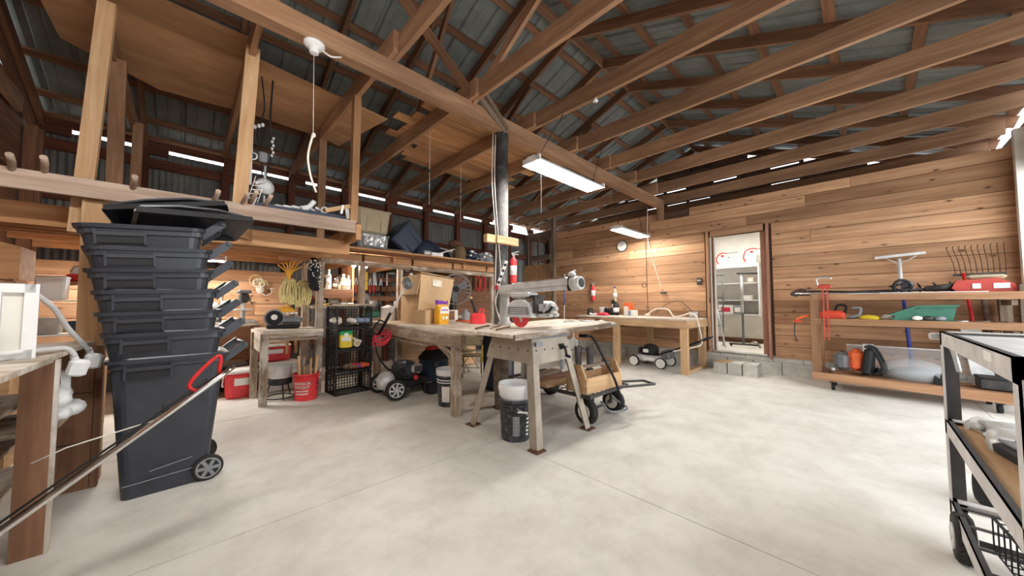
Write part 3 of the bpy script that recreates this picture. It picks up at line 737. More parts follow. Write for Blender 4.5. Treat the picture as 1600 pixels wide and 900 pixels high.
# small rough table with the chop saw
t = thing('rough_table', 'small rough timber table carrying the chop saw', 'table', (1.0, 5.3, 0))
for k in range(3): beam('top_board', (.66, 5.0 + .25 * k, .87), (1.3, 5.0 + .25 * k, .86), .245, .045, 'benchtop', t)
beam('side_board', (.655, 4.95, .74), (.655, 5.75, .76), .02, .22, 'benchtop', t)
beam('front_board', (.66, 4.89, .835), (1.3, 4.89, .835), .02, .07, 'bench', t)
beam('apron', (.7, 4.94, .78), (1.25, 4.94, .78), .02, .06, 'bench', t)
for u, v in ((.69, 4.96), (.66, 5.5), (1.24, 5.6)): beam('leg', (u, v, 0), (u, v, .84), .075, .075, 'bench', t, up=(1, 0, 0))

# ================================================================ NEAR LEFT BENCH
t = thing('near_bench', 'plywood topped bench by the loft post in the near corner', 'workbench', (-.9, 2.7, 0))
for v0, v1 in ((1.6, 2.66), (2.663, 3.66)): B().prism([(-1.45, v0), (-.455, v0), (-.44, v1), (-1.45, v1)], .928, .952, 'z').put('top_sheet', 'benchtop', t, True)
beam('end_board', (-.505, 2.79, 0), (-.505, 2.79, .926), .02, .10, 'brown', t, up=(1, 0, 0))
beam('edge_strip', (-.448, 2.795, 0), (-.448, 2.795, .926), .03, .014, 'benchtop', t, up=(1, 0, 0))
beam('end_board', (-.5, 3.56, 0), (-.5, 3.56, .926), .015, .16, 'brown', t, up=(1, 0, 0))
for z in (.3, .62): B().bb((-.58, 3.546, z), (-.42, 3.552, z + .004)).put('board_joint', 'blackmat', t, True)
beam('leg', (-.40, 3.58, 0), (-.40, 3.58, .926), .06, .03, 'brown', t, up=(1, 0, 0))
for z in (.24, .46, .66): beam('shelf', (-1.02, 1.7, z), (-1.02, 3.5, z), .8, .02, 'bench', t)
for v in (1.7, 3.5): beam('shelf_support', (-1.38, v, 0), (-1.38, v, .9), .06, .06, 'brown', t, up=(1, 0, 0))
# ================================================================ WHEELED BINS, NESTED
def rrect(x, y, r, n=4):
    out = []
    for cx, cy, a0 in ((x - r, y - r, 0), (-x + r, y - r, PI / 2), (-x + r, -y + r, PI), (x - r, -y + r, 1.5 * PI)):
        for i in range(n + 1): a = a0 + PI / 2 * i / n; out.append((cx + r * math.cos(a), cy + r * math.sin(a)))
    return out
def shell(b, secs, th=.006, bottom=True):
    """secs: list of (half x, half y, radius, z, shift x); a thin open vessel."""
    ring = []
    for (x, y, r, z, sh) in secs: ring.append([(px + sh, py, z) for px, py in rrect(x, y, r)])
    for (x, y, r, z, sh) in reversed(secs): ring.append([(px + sh, py, z + (th if z == secs[0][3] else 0)) for px, py in rrect(x - th, y - th, r)])
    n = len(ring[0]); vs = [p for g in ring for p in g]; fs = []
    for i in range(len(ring) - 1):
        for k in range(n): m = (k + 1) % n; fs.append((i * n + k, i * n + m, (i + 1) * n + m, (i + 1) * n + k))
    fs += [tuple(range(n - 1, -1, -1)), tuple(range((len(ring) - 1) * n, len(ring) * n))]
    return b.add(vs, fs)
def make_bin(label, lowest):
    t = thing('wheeled_bin', label, 'bin', (0, 0, 0), 0, 'nested black wheeled bins')
    H = .86
    shell(B(), [(.195, .185, .04, .0 if lowest else .3, .0), (.2, .19, .045, .05 if lowest else .34, 0), (.262, .235, .06, H - .06, -.0), (.275, .245, .06, H - .055, 0), (.275, .245, .06, H, 0)]).put('body', 'black', t)
    shell(B(), [(.288, .258, .07, H - .022, 0), (.292, .262, .07, H, 0)], .03).put('rim', 'black', t)
    for y in (-1, 1):
        b = B(); z = H - .075
        b.box((-.1, y * .247, z), (.20, .018, .075)); b.put('grip_recess', 'blackmat', t)
        b = B(); b.box((-.1, y * .259, z + .018), (.20, .012, .022)); b.box((-.2, y * .255, z), (.012, .014, .09)); b.box((.0, y * .255, z), (.012, .014, .09)); b.put('grip_bar', 'black', t)
        b = B(); b.bar((.26, y * .19, H - .05), (.385, y * .19, H + .055), .03, .05); b.put('hinge_arm', 'black', t)
    B().cyl((.38, -.22, H + .05), (.38, .22, H + .05), .014, n=10).put('handle_bar', 'black', t)
    if lowest:
        for y in (-1, 1):
            w = B(); w.lathe([(.075, -.02), (.082, -.012), (.082, .012), (.075, .02)], (.2, y * .2, .083), (0, 1, 0), 22); wo = w.put('wheel', 'rubber', t)
            h = B()
            for k in range(6):
                a = PI / 3 * k; h.bar((.2, y * .222, .083), (.2 + .062 * math.cos(a), y * .222, .083 + .062 * math.sin(a)), .02, .006, up=(0, 1, 0))
            h.torus((.2, y * .222, .083), .062, .006, (0, 1, 0), 20, 6); h.cyl((.2, y * .215, .083), (.2, y * .232, .083), .014)
            h.put('wheel_spokes', 'grey', wo)
        B().cyl((.2, -.2, .083), (.2, .2, .083), .012).put('axle', 'iron', t)
        for y in (-1,): B().box((-.02, y * .203, .10), (.34, .006, .004), (0, rad(-3), 0)).put('base_scuff', 'grey', t)
        b = B(); b.box((.02, -.215, .17), (.2, .004, .004), (0, rad(-9), 0)); b.put('scratch', 'grey', t)
    return t
names = ['lowest of the stacked black bins, on the floor with its wheel showing', 'second black bin up in the nested stack', 'third black bin up in the nested stack', 'fourth black bin up, middle of the nested stack',
         'third black bin from the top of the nested stack', 'second black bin from the top of the nested stack', 'topmost black bin of the nested stack, loose lids on it']
for k, nm in enumerate(names):
    o = make_bin(nm, k == 0)
    o.location = (-.06 - .012 * k, 3.36 - .0 * k, .0 if k == 0 else .03 + .134 * k); o.rotation_euler = (0, rad(-.8 * k) if k else 0, rad(2 + (.6 * k if k % 2 else -.3 * k)))
t = thing('bin_lid', 'dark curved bin lid lying open over the topmost bin', 'lid', (.02, 3.33, 1.755), rad(8), None, (rad(-10), rad(-5), rad(8)))
def lid(t):
    b = B(); n = 8
    prof = [(-.3, .0), (-.27, .035), (-.1, .06), (.1, .06), (.24, .03), (.3, 0)]
    b.prism(prof + [(x, z - .012) for x, z in reversed(prof)], -.25, .25, 'y'); b.put('shell', 'black', t)
    for y in (-.25, .25): B().box((0, y, .005), (.58, .02, .035)).put('lip', 'blackmat', t)
    b = B()
    for y in (-.1, 0, .1): b.box((.0, y, .065), (.3, .02, .015))
    b.put('ribs', 'black', t, kind='stuff')
lid(t)
t = thing('bin_lid', 'second bin lid tipped up behind the open lid on the stack', 'lid', (-.06, 3.42, 1.785), 0, None, (rad(-16), rad(-13), rad(-6))); lid(t)

# ================================================================ MOWER HANDLE IN THE NEAR CORNER
t = thing('mower_handle', 'black tubular mower handle with red bail slanting across the bins', 'mower handle', (-.9, 2.2, 0))
A_, E_ = Vector((.19, 2.30, .875)), Vector((-.47, 2.24, .36)); dd = (E_ - A_); side = Vector((.25, .95, .12)).normalized() * .03
for s, nm in ((-1, 'tube'), (1, 'tube')):
    pts = [A_ + side * s * .4 + Vector((0, 0, .0)), A_ + dd * .08 + side * s, A_ + dd * .5 + side * s, A_ + dd * 1.0 + side * s, A_ + dd * 1.66 + side * s]
    B().tube(pts, .0125, 10).put(nm, 'chrome' if s < 0 else 'glossblack', t, True)  # one tube takes chrome to stand in for the bright streak on black tubing
b = B(); b.tube(smooth_path([A_ + dd * .15 + Vector((0, 0, .03)), A_ + dd * .5 + Vector((0, 0, .028)), A_ + dd * .8 + Vector((0, -.01, .035)), A_ + dd * 1.3 + Vector((0, 0, .03))], 6), .005, 6); b.put('control_cable', 'blackcord', t, True)
b = B(); b.tube(smooth_path([A_ + dd * .2, A_ + dd * .235 + Vector((-.01, 0, .05)), A_ + dd * .19 + Vector((0, 0, .095)), A_ + dd * .1 + Vector((.01, 0, .115)), A_ + dd * .085 + Vector((0, 0, .02))], 5), .0085, 8); b.put('red_bail', 'red', t, True, 'red painted bail lever')
b = B(); b.tube([A_ + dd * .37, A_ + dd * .38 + Vector((0, 0, .05)), A_ + dd * .34 + Vector((0, 0, .055))], .006, 6); b.put('hook', 'iron', t, True)
b = B(); b.tube([A_ + dd * .42 + Vector((0, 0, .01)), A_ + dd * .75 + Vector((-.03, .05, .12)), A_ + dd * .76 + Vector((-.11, .06, .085))], .003, 5); b.put('starter_cord', 'cord', t, True)
for f in (.55, .85): B().cyl(A_ + dd * f - side, A_ + dd * f + side, .014, n=8).put('clamp', 'iron', t, True)
b = B(); e = A_ + dd * 1.66; b.rbox((e.x - .12, e.y, .12), (.45, .42, .14), .04)
for x in (-.3, .08):
    for y in (-.22, .22): b.cyl((e.x + x, e.y + y - .02, .085), (e.x + x, e.y + y + .02, .085), .085, n=14)
b.put('deck', 'blackmat', t, True)

# ================================================================ ON AND UNDER THE NEAR BENCH
t = thing('shutter', 'white louvred shutter standing at the back of the near bench', 'shutter', (-.90, 2.62, .953), rad(8))
b = B(); b.box((0, .0, .17), (.8, .03, .34)); b.put('panel', 'whitepaint', t)
b = B()
for x in (-.39, .39): b.box((x, -.02, .17), (.04, .02, .34))
for z in (.02, .32): b.box((0, -.02, z), (.8, .02, .04))
b.put('frame', 'white', t)
t = thing('shutter', 'white louvred shutter leaning nearest on the near bench', 'shutter', (-.95, 2.46, .953), rad(6))
b = B(); b.box((0, .012, .15), (.78, .012, .3)); b.put('panel', 'whitepaint', t)
for k in range(14): B().box((-.34 + .052 * k, -.0, .15), (.012, .014, .25)).put('slat', 'white', t)
b = B()
for x in (-.38, .38): b.box((x, -.008, .15), (.035, .03, .3))
for z in (.015, .285): b.box((0, -.008, z), (.78, .03, .03))
b.put('frame', 'white', t)
B().box((.3, -.026, .24), (.04, .006, .03)).put('latch', 'steel', t)
def power_block(loc, rot, label, path):
    t = thing('power_lead', label, 'power cord', loc)
    b = B(); b.rbox((0, 0, 0), (.075, .06, .09), .012, rot); b.put('socket_block', 'white', t)
    b = B(); b.cyl((-.01, 0, .04), (-.02, 0, .085), .018, .013); b.put('strain_relief', 'white', t)
    B().tube(smooth_path(path, 6), .012, 7).put('cord', 'white', t, True); return t
power_block((-.42, 3.03, .85), (rad(8), rad(12), .2), 'white power cord and socket block hanging nearest over the bench edge', [(-.43, 3.02, .92), (-.45, 2.96, .965), (-.49, 2.84, .975), (-.52, 2.68, .985), (-.6, 2.5, 1.0), (-.66, 2.3, 1.12)])
power_block((-.405, 3.33, .85), (rad(6), rad(10), .2), 'white power cord and socket block hanging behind, by the loft post', [(-.42, 3.31, .92), (-.44, 3.22, .98), (-.47, 3.08, 1.07), (-.49, 2.9, 1.18), (-.52, 2.72, 1.255)])
# wire shelf with canisters behind the shutters
t = thing('wire_shelf', 'white wire shelf with tins standing behind the shutters', 'shelf', (-.8, 5.0, .93))
for z in (.93, 1.23): 
    b = B(); b.box((-.82, 5.05, z), (.34, .3, .012)); b.put('tray', 'white', t, True)
b = B()
for x in (-.98, -.66):
    for y in (4.92, 5.18): b.cyl((x, y, .93), (x, y, 1.26), .008, n=6)
b.put('uprights', 'white', t, True)
for i, (x, z, s, mt, lab) in enumerate(((-.86, 1.24, (.16, .16, .2), 'white', 'white square tub on top of the wire shelf behind the shutters'), (-.87, .94, (.14, .16, .13), 'steel', 'dull tin box on the lower tray of the wire shelf'), (-.71, .94, (.08, .14, .1), 'navy', 'dark tub on the lower tray of the wire shelf'))):
    t = thing('storage_tub', lab, 'tub', (x, 5.0, z)); B().rbox((0, 0, s[2] / 2), s, .012, None, 1.05).put('body', mt, t); B().rbox((0, 0, s[2]), (s[0] * 1.1, s[1] * 1.1, .02), .006).put('lid', mt, t)
t = thing('lunch_box', 'red and white lunch box on the ledge by the loft post', 'box', (-.74, 5.3, 1.42))
B().rbox((0, 0, .035), (.18, .14, .07), .012).put('base', 'red', t); B().rbox((0, 0, .11), (.15, .12, .09), .02, None, .8).put('lid', 'white', t)
beam('ledge', (-.9, 5.3, 1.40), (-.55, 5.3, 1.40), .25, .03, 'loft', t)
B().bb((-.62, 5.2, 0), (-.56, 5.4, 1.385)).put('ledge_support', 'loft', t, True)
t = thing('plywood_cabinet', 'large tan plywood box under the loft beside the shutters', 'cabinet', (-1.12, 4.4, .0))
b = B(); b.prism([(-1.45, 1.80), (-.88, 1.62), (-.88, 1.38), (-1.45, 1.50)], 4.25, 4.6, 'y'); b.put('body', 'loft', t, True)
b = B(); b.prism([(-1.45, 1.49), (-.9, 1.37), (-.9, 0), (-1.45, 0)], 4.3, 4.58, 'y'); b.put('stand', 'newwood', t, True)
# shelves under the near bench: folded stuff
rs = random.Random(21)
for i, (x, y, z, s, mt, nm, lab, cat) in enumerate((
        (-.9, 2.4, .67, (.5, .2, .10), 'greymetal', 'drawer_unit', 'grey metal drawer on the top shelf under the near bench', 'drawer'),
        (-.92, 2.4, .47, (.45, .2, .05), 'white', 'flat_box', 'white flat box on the middle shelf under the near bench', 'box'),
        (-.93, 2.4, .522, (.42, .18, .035), 'grey', 'flat_box', 'grey flat box lying on the white flat box under the near bench', 'box'),
        (-.92, 2.4, .25, (.45, .22, .09), 'card', 'carton', 'brown carton on the lowest shelf under the near bench', 'carton'))):
    t = thing(nm, lab, cat, (x, y, z), rad(10)); B().rbox((0, 0, s[2] / 2), s, .008).put('body', mt, t); B().box((s[0] * .2, -s[1] / 2 - .004, s[2] * .55), (.1, .008, .02)).put('pull', 'iron', t)
t = thing('shopping_bag', 'crumpled white plastic bag stuffed under the near bench end', 'bag', (-.52, 3.18, .66))
b = B()
for k in range(7): b.ball((rs.uniform(-.03, .07), rs.uniform(-.14, .14), -.02 + rs.uniform(-.04, .06)), rs.uniform(.05, .085), (1, 1, .8), 9, 6)
b.put('body', 'white', t); B().box((.05, -.06, .11), (.03, .03, .12), (.2, 0, 0)).put('handle', 'white', t)
B().bb((-.3, -.2, -.11), (.06, .22, -.09)).put('under_tray', 'bench', t)

# ================================================================ FLOOR THINGS BEFORE THE LONG LOFT
# bucket with stakes
def bucket(loc, label, mat, h=.34, r=.15, name='bucket', cat='bucket', rimmat=None, s=1.0, bands=(.78, .86)):
    t = thing(name, label, cat, loc)
    B().lathe([(r * .84, 0), (r * .86, .01), (r * .97, h * .94), (r * 1.03, h * .95), (r * 1.04, h), (r * .98, h), (r * .93, h * .93), (r * .82, .015)], n=30).put('body', mat, t)
    for z in bands: B().torus((0, 0, h * z), r * (.86 + .115 * z), .006, n=30, m=6).put('band', rimmat or mat, t)
    return t
t = bucket((1.14, 4.97, 0), 'red plastic bucket full of wooden stakes by the black crates', 'redplastic', .33, .148)
def on_cyl(r0, k, a0, z0):
    return lambda x, y, z: ((r0 + k * (z0 + y) + .0012) * math.sin(a0 + x / r0), -(r0 + k * (z0 + y) + .0012) * math.cos(a0 + x / r0), z0 + y)
a0 = rad(-34)
lettering('HARBOR', .052, 'paper', t, on_cyl(.127, .054, a0, .215), .0018, .92)
lettering('FREIGHT', .052, 'paper', t, on_cyl(.127, .054, a0, .168), .0018, .82)
for z, w in ((.125, .15), (.118, .13), (.09, .15), (.083, .12)):
    b = B(); n = 10
    for k in range(n):
        x0, x1 = -w / 2 + w * k / n, -w / 2 + w * (k + .8) / n; f = on_cyl(.1275, .054, a0, z)
        b.add([f(x0, -.004, 0), f(x1, -.004, 0), f(x1, .005, 0), f(x0, .005, 0)], [(0, 1, 2, 3)])
    b.put('print_line', 'paper', t)
for z in (.2, .13):
    b = B(); f = on_cyl(.1275, .054, rad(48), z); b.add([f(-.012, -.008, 0), f(.012, -.012, 0), f(.008, .012, 0), f(-.01, .008, 0)], [(0, 1, 2, 3)]); b.put('print_spot', 'blackmat', t)
B().tube(smooth_path([(.14, 0, .31), (.158, -.03, .36), (.13, -.05, .29), (.145, -.06, .25)], 5), .005, 6).put('bail', 'paper', t)
for k in range(13):
    a = 2 * PI * k / 13; rr_ = .10 if k % 2 else .06
    tp = (1.14 + rr_ * 1.25 * math.cos(a) + .02, 4.97 + rr_ * 1.2 * math.sin(a), .40 + .05 * (k % 4)); bt = (1.14 + rr_ * .9 * math.cos(a + .5), 4.97 + rr_ * .9 * math.sin(a + .5), .05)
    w = thing('wooden_stake', 'pale wooden stake standing in the red bucket', 'stake', bt, 0, 'stakes in the red bucket'); beam('shaft', bt, tp, .026, .018, 'newwood' if k % 3 else 'oldgrey', w)
# coolers
def cooler(loc, s, rz, label, body, lidm):
    t = thing('cooler', label, 'cooler', loc, rz)
    B().rbox((0, 0, s[2] * .43), (s[0], s[1], s[2] * .86), .02, None, 1.06).put('body', body, t)
    B().rbox((0, 0, s[2] * .93), (s[0] * 1.09, s[1] * 1.09, s[2] * .15), .02).put('lid', lidm, t)
    B().tube(smooth_path([(-s[0] * .56, 0, s[2] * .8), (-s[0] * .6, 0, s[2] * .45), (-s[0] * .56, 0, s[2] * .4)], 4), .01, 6).put('handle', 'white', t)
    B().rbox((.0, -s[1] * .535, s[2] * .58), (s[0] * .5, .01, s[2] * .26), .004).put('label_plate', 'paper', t)
    return t
cooler((.98, 5.78, 0), (.42, .30, .40), 0, 'white cooler on the floor behind the aluminium pot', 'white', 'whitepaint')
cooler((.93, 5.85, .41), (.34, .26, .23), 0, 'red cooler with white lid stacked on the white cooler', 'redplastic', 'white')
cooler((.55, 5.72, 0), (.30, .28, .36), 0, 'red cooler with rounded white lid behind the rough table leg', 'redplastic', 'white')
# pot on a burner
t = thing('gas_burner', 'black tripod gas burner standing beside the red bucket', 'burner', (.90, 5.2, 0))
b = B(); b.torus((0, 0, .03), .15, .008); b.put('base_ring', 'blackmat', t)
for k in range(3):
    a = 2 * PI * k / 3 + .6; B().tube([(.16 * math.cos(a), .16 * math.sin(a), .012), (.11 * math.cos(a), .11 * math.sin(a), .2)], .009, 6).put('leg', 'iron', t)
b = B(); b.lathe([(.12, .19), (.13, .2), (.13, .255), (.12, .26)], n=22); b.put('burner_shell', 'blackmat', t)
t = thing('stock_pot', 'dull aluminium pot sitting on the gas burner', 'pot', (.90, 5.2, .265))
B().lathe([(.11, 0), (.125, .01), (.128, .15), (.137, .153), (.137, .162), (.122, .16), (.118, .02)], n=26).put('body', 'alu', t)
for s in (-1, 1): B().tube(smooth_path([(s * .128, -.03, .11), (s * .165, -.02, .115), (s * .165, .02, .115), (s * .128, .03, .11)], 4), .006, 6).put('handle', 'alu', t)
# stacked black crates
def crate(z, label):
    t = thing('plastic_crate', label, 'crate', (1.66, 5.0, z), rad(4), 'stacked black crates'); w, d, h = .46, .34, .285
    fr = B()
    for zz in (.008, h - .008):
        for y in (-d / 2, d / 2): fr.box((0, y, zz), (w, .014, .016))
        for x in (-w / 2, w / 2): fr.box((x, 0, zz), (.014, d, .016))
    for x in (-w / 2, w / 2):
        for y in (-d / 2, d / 2): fr.box((x, y, h / 2), (.02, .02, h))
    fr.put('frame', 'blackmat', t)
    for sx in (-1, 1):
        b = B()
        for k in range(9): b.box((sx * w / 2, 0, .03 + .028 * k), (.008, d, .012))
        for k in range(3): b.box((sx * w / 2, -.1 + .1 * k, h / 2), (.008, .012, h))
        b.put('slotted_side', 'blackmat', t)
    b = B()
    for k in range(12): b.box((-w / 2 + .038 * (k + .5), d / 2, h / 2), (.008, .008, h))
    for k in range(6): b.box((0, d / 2, .04 + .04 * k), (w, .008, .008))
    b.put('grid_back', 'blackmat', t)
    for k in range(12): B().box((-w / 2 + .038 * (k + .5), 0, .006), (.012, d, .01)).put('floor_slat', 'blackmat', t)
    return t
for k, nm in enumerate(('lowest black plastic crate, empty, standing on the floor', 'black plastic crate second from the floor, holding the gloves', 'black plastic crate third from the floor, holding the lawn food box', 'topmost black plastic crate, holding folded clothes')): crate(.295 * k, nm)
def cloth_heap(name, loc, size, mat, label, cat, seed):
    r = random.Random(seed); b = B()
    for k in range(8):
        b.ball((r.uniform(-.5, .5) * size[0], r.uniform(-.4, .4) * size[1], size[2] * r.uniform(.2, .5)), size[0] * r.uniform(.2, .32), (1, r.uniform(.5, .9), .5), 10, 6, (r.uniform(-.4, .4), r.uniform(-.4, .4), r.uniform(0, 3)))
    o = b.put(name, mat); o.location = loc; o['label'] = label; o['category'] = cat
    return o
cloth_heap('folded_cloth', (1.57, 4.93, .93), (.30, .16, .14), 'cream', 'cream crumpled cloth in the topmost black crate', 'cloth', 1)
cloth_heap('folded_cloth', (1.77, 4.93, .93), (.26, .16, .13), 'jean', 'faded blue cloth in the topmost black crate', 'cloth', 2)
t = thing('lawn_food_box', 'green and yellow lawn food box standing in a black crate', 'box', (1.58, 4.9, .61), rad(-8))
B().rbox((0, 0, .10), (.16, .08, .2), .015).put('body', 'yellow', t); B().rbox((0, 0, .20), (.163, .083, .07), .012).put('green_top', 'lime', t); B().cyl((-.0, -.042, .175), (0, -.046, .175), .03).put('round_mark', 'paper', t); B().box((0, -.0425, .12), (.12, .004, .05)).put('pale_panel', 'paper', t)
t = thing('cloth_roll', 'cream roll lying in the black crate beside the lawn food box', 'roll', (1.72, 4.9, .66)); b = B(); b.cyl((0, -.04, 0), (0, .1, 0), .042); b.put('roll', 'cream', t); B().cyl((0, -.042, 0), (0, -.045, 0), .03).put('end', 'newwood', t)
t = thing('funnel', 'small cream funnel lying beside the roll in the crate', 'funnel', (1.80, 4.93, .635)); B().lathe([(.045, 0), (.012, .1), (.01, .14)], (-.03, 0, .03), (-.6, 0, .5), 14).put('cone', 'cream', t); B().torus((-.03, 0, .03), .045, .004, (-.6, 0, .5)).put('rim', 'paper', t)
for i, (x, mt, lab) in enumerate(((1.62, 'brownbag', 'grey brown garden glove in the second black crate'), (1.71, 'purple', 'pink and purple garden glove in the second black crate'), (1.81, 'orange', 'orange garden glove in the second black crate'))):
    t = thing('garden_glove', lab, 'glove', (x, 4.9, .318), rad(20 * i - 15)); t.scale = (1.35, 1.35, 1.8); b = B(); b.ball((0, 0, .02), .045, (1.2, .9, .5), 10, 6); b.put('palm', 'pinkred' if i == 1 else mt, t)
    for f in range(4): B().tube([(.03, -.03 + .02 * f, .02), (.075, -.035 + .025 * f, .022), (.1, -.035 + .025 * f, .012)], [.012, .011, .008], 6).put('finger', mt, t)
    B().tube([(0, -.03, .02), (.03, -.065, .02)], [.013, .009], 6).put('thumb', mt, t)
beam_t = thing('shelf_board', 'rough board lying across the top of the black crates', 'board', (1.66, 5.0, 1.18)); beam('board', (1.40, 5.02, 1.195), (1.95, 5.02, 1.195), .3, .022, 'bench', beam_t)

# string trimmer with red hose coil
t = thing('string_trimmer', 'string trimmer leaning on the workbench beside the mower', 'trimmer', (1.93, 5.1, 0))
P0, P1 = Vector((1.93, 5.3, .25)), Vector((1.98, 4.0, 1.42))
B().tube([P0, P1], .013, 9).put('shaft', 'alu', t, True); B().tube([P0.lerp(P1, .45), P0.lerp(P1, .72)], .02, 9).put('grip', 'blackmat', t, True)
b = B(); b.rbox(P1 + Vector((0, -.06, .04)), (.1, .16, .12), .03, (rad(40), 0, 0)); b.put('motor_housing', 'greymetal', t, True)
b = B(); b.tube([P0, P0 + Vector((.02, .06, -.1)), P0 + Vector((.02, .12, -.17))], .02, 8); b.lathe([(.05, 0), (.055, .05)], P0 + Vector((.02, .14, -.235)), (0, 0, 1), 14); b.put('cutter_head', 'blackmat', t, True)
B().tube(smooth_path([P0.lerp(P1, .6), P0.lerp(P1, .58) + Vector((-.08, -.02, .05)), P0.lerp(P1, .5) + Vector((-.12, -.02, .0)), P0.lerp(P1, .45)], 5), .011, 7).put('loop_handle', 'blackmat', t, True)
t = thing('hose_coil', 'red hose coil hung over the trimmer shaft', 'hose', (1.95, 4.62, .74))
for k in range(6):
    B().torus((.0 + .012 * (k % 3), .0, .03 * (k % 3) - .03), .125 - .008 * k, .009, (-.55 + .25 * math.sin(k * 2), -.55 + .3 * math.cos(k * 1.3), 1), 22, 6).put('loop', 'pinkred', t)
# folded mower
def wheel(parent, c, r, w, axis, tyre='rubber', hub='grey', spokes=7, hubr=.66, inst=True):
    ax = Vector(axis); wo = B().lathe([(r * .72, -w / 2), (r * .93, -w / 2), (r, -w * .3), (r, w * .3), (r * .93, w / 2), (r * .72, w / 2)], c, axis, 26).put('wheel', tyre, parent, True)
    h = B(); Rm = frame(ax); X, Y = Rm.col[1], Rm.col[2]; c = Vector(c)
    h.lathe([(r * hubr, -w * .42), (r * hubr, w * .42)], c, axis, 22)
    h.put('hub', 'blackmat' if spokes else hub, wo, True)
    h = B()
    for s in (-1, 1):
        o = c + ax.normalized() * s * w * .53
        if not spokes: h.cyl(o - ax.normalized() * .003, o + ax.normalized() * .003, r * hubr, n=22)
        for k in range(spokes):
            a = 2 * PI * k / spokes; h.bar(o + X * .2 * r * math.cos(a - .4) + Y * .2 * r * math.sin(a - .4), o + X * r * hubr * math.cos(a) + Y * r * hubr * math.sin(a), r * .16, w * .12, up=tuple(ax))
        h.torus(o, r * hubr, r * .05, axis, 22, 6); h.cyl(o - ax * .004, o + ax * .008, r * .16, n=12)
    h.put('rim', hub, wo, True); return wo
t = thing('lawn_mower', 'black petrol mower with silver wheels parked before the workbench', 'mower', (2.1, 4.35, 0))
for c in ((1.93, 4.09, .13), (1.93, 4.62, .13)): wheel(t, c, .13, .05, (.25, 1, 0) if c[1] < 4.3 else (0, 1, 0), hub='alu')
for c in ((2.42, 4.14, .09), (2.42, 4.58, .09)): wheel(t, c, .085, .045, (0, 1, 0))
b = B(); b.rbox((2.17, 4.36, .17), (.56, .44, .12), .05); b.put('deck', 'blackmat', t, True)
b = B(); b.lathe([(.10, 0), (.12, .03), (.11, .12), (.07, .16)], (1.9, 4.3, .16), (-.4, -.3, 1), 18); b.put('rear_cover', 'alu', t, True)
b = B(); b.lathe([(.15, .22), (.16, .26), (.16, .38), (.13, .43), (.06, .455)], (2.13, 4.3, 0), n=22); b.put('engine', 'black', t, True)
b = B(); b.rbox((2.22, 4.12, .36), (.15, .08, .11), .02); b.put('air_filter_cover', 'steel', t, True); b = B(); b.rbox((2.22, 4.077, .36), (.11, .01, .07), .004); b.put('filter_grille', 'iron', t, True)
b = B()
for k in range(7): b.rbox((2.02, 4.16, .27 + .02 * k), (.12, .1, .009), .002)
b.put('cooling_fins', 'iron', t, True, kind='stuff')
b = B(); b.cyl((2.08, 4.19, .43), (2.08, 4.19, .46), .025); b.put('fuel_cap', 'grey', t, True)
b = B(); b.ball((2.2, 4.10, .245), .035, (1, 1, 1), 10, 6); b.put('primer_bulb', 'pinkred', t, True)
for v in (4.13, 4.58): B().tube(smooth_path([(2.3, v, .22), (2.05, v, .30), (1.9, v, .5), (1.86, v + .02, .68)], 5), .012, 8).put('handle_tube', 'blackmat', t, True)
b = B(); b.prism([(2.36, 4.02), (2.56, 3.98), (2.52, 4.18), (2.36, 4.2)], .02, .14, 'z'); b.put('discharge_chute', 'blackmat', t, True)
# shop vacuum
t = thing('shop_vacuum', 'black shop vacuum with dark red lid under the workbench', 'vacuum', (2.66, 4.42, 0))
B().lathe([(.19, .05), (.2, .07), (.215, .40), (.22, .41)], n=26).put('tank', 'navy', t)
B().lathe([(.225, .41), (.225, .44), (.17, .50), (.12, .54), (.05, .56)], n=26).put('motor_head', 'blackmat', t)
B().rbox((-.02, -.02, .56), (.22, .16, .06), .025).put('red_lid', 'red', t)
for a in (.5, 2.1, 3.7, 5.3): B().ball((.18 * math.cos(a), .18 * math.sin(a), .03), .03, (1, 1, 1), 10, 6).put('caster', 'blackmat', t)
B().rbox((-.1, -.2, .36), (.08, .05, .08), .01).put('latch', 'iron', t)
B().tube(smooth_path([(.12, -.1, .46), (.25, -.2, .44), (.3, -.25, .25), (.24, -.28, .08), (.1, -.3, .06)], 6), .03, 9).put('hose', 'blackmat', t)
B().cyl((.24, -.12, .43), (.22, -.1, .70), .028).put('wand', 'blackmat', t)
# buckets by the bench leg and under the saw
t = bucket((2.32, 3.50, 0), 'black bucket with white rim standing behind the workbench leg', 'dustyblack', .36, .15, rimmat='white')
B().lathe([(.155, .36), (.158, .37), (.158, .425), (.162, .43), (.15, .43), (.145, .37)], n=28).put('white_liner', 'white', t)
b = B(); f = on_cyl(.128, .05, rad(-52), .15); n = 6
b.add([f(-.045 + .09 * i / n, -.09, 0) for i in range(n + 1)] + [f(-.045 + .09 * i / n, .09, 0) for i in range(n + 1)], [(i, i + 1, i + n + 2, i + n + 1) for i in range(n)]); b.put('paper_label', 'paper', t)
t = bucket((2.19, 2.23, 0), 'black bucket with printed side under the saw stand', 'dustyblack', .36, .15)
f = on_cyl(.1285, .05, rad(-42), .14); n = 4; b = B()
b.add([f(-.028 + .056 * i / n, -.085, 0) for i in range(n + 1)] + [f(-.028 + .056 * i / n, .085, 0) for i in range(n + 1)], [(i, i + 1, i + n + 2, i + n + 1) for i in range(n)]); b.put('print_panel', 'grey', t)
b = B()
for k in range(6): 
    z = -.07 + .028 * k; b.add([f(-.018, z, .0), f(.018, z, .0), f(.018, z + .012, 0), f(-.018, z + .012, 0)], [(0, 1, 2, 3)])
for v in range(len(b.v)): b.v[v] = tuple(Vector(b.v[v]) * 1.003)
b.put('print_stroke', 'black', t)
b = B(); f2 = on_cyl(.1285, .05, rad(5), .12)
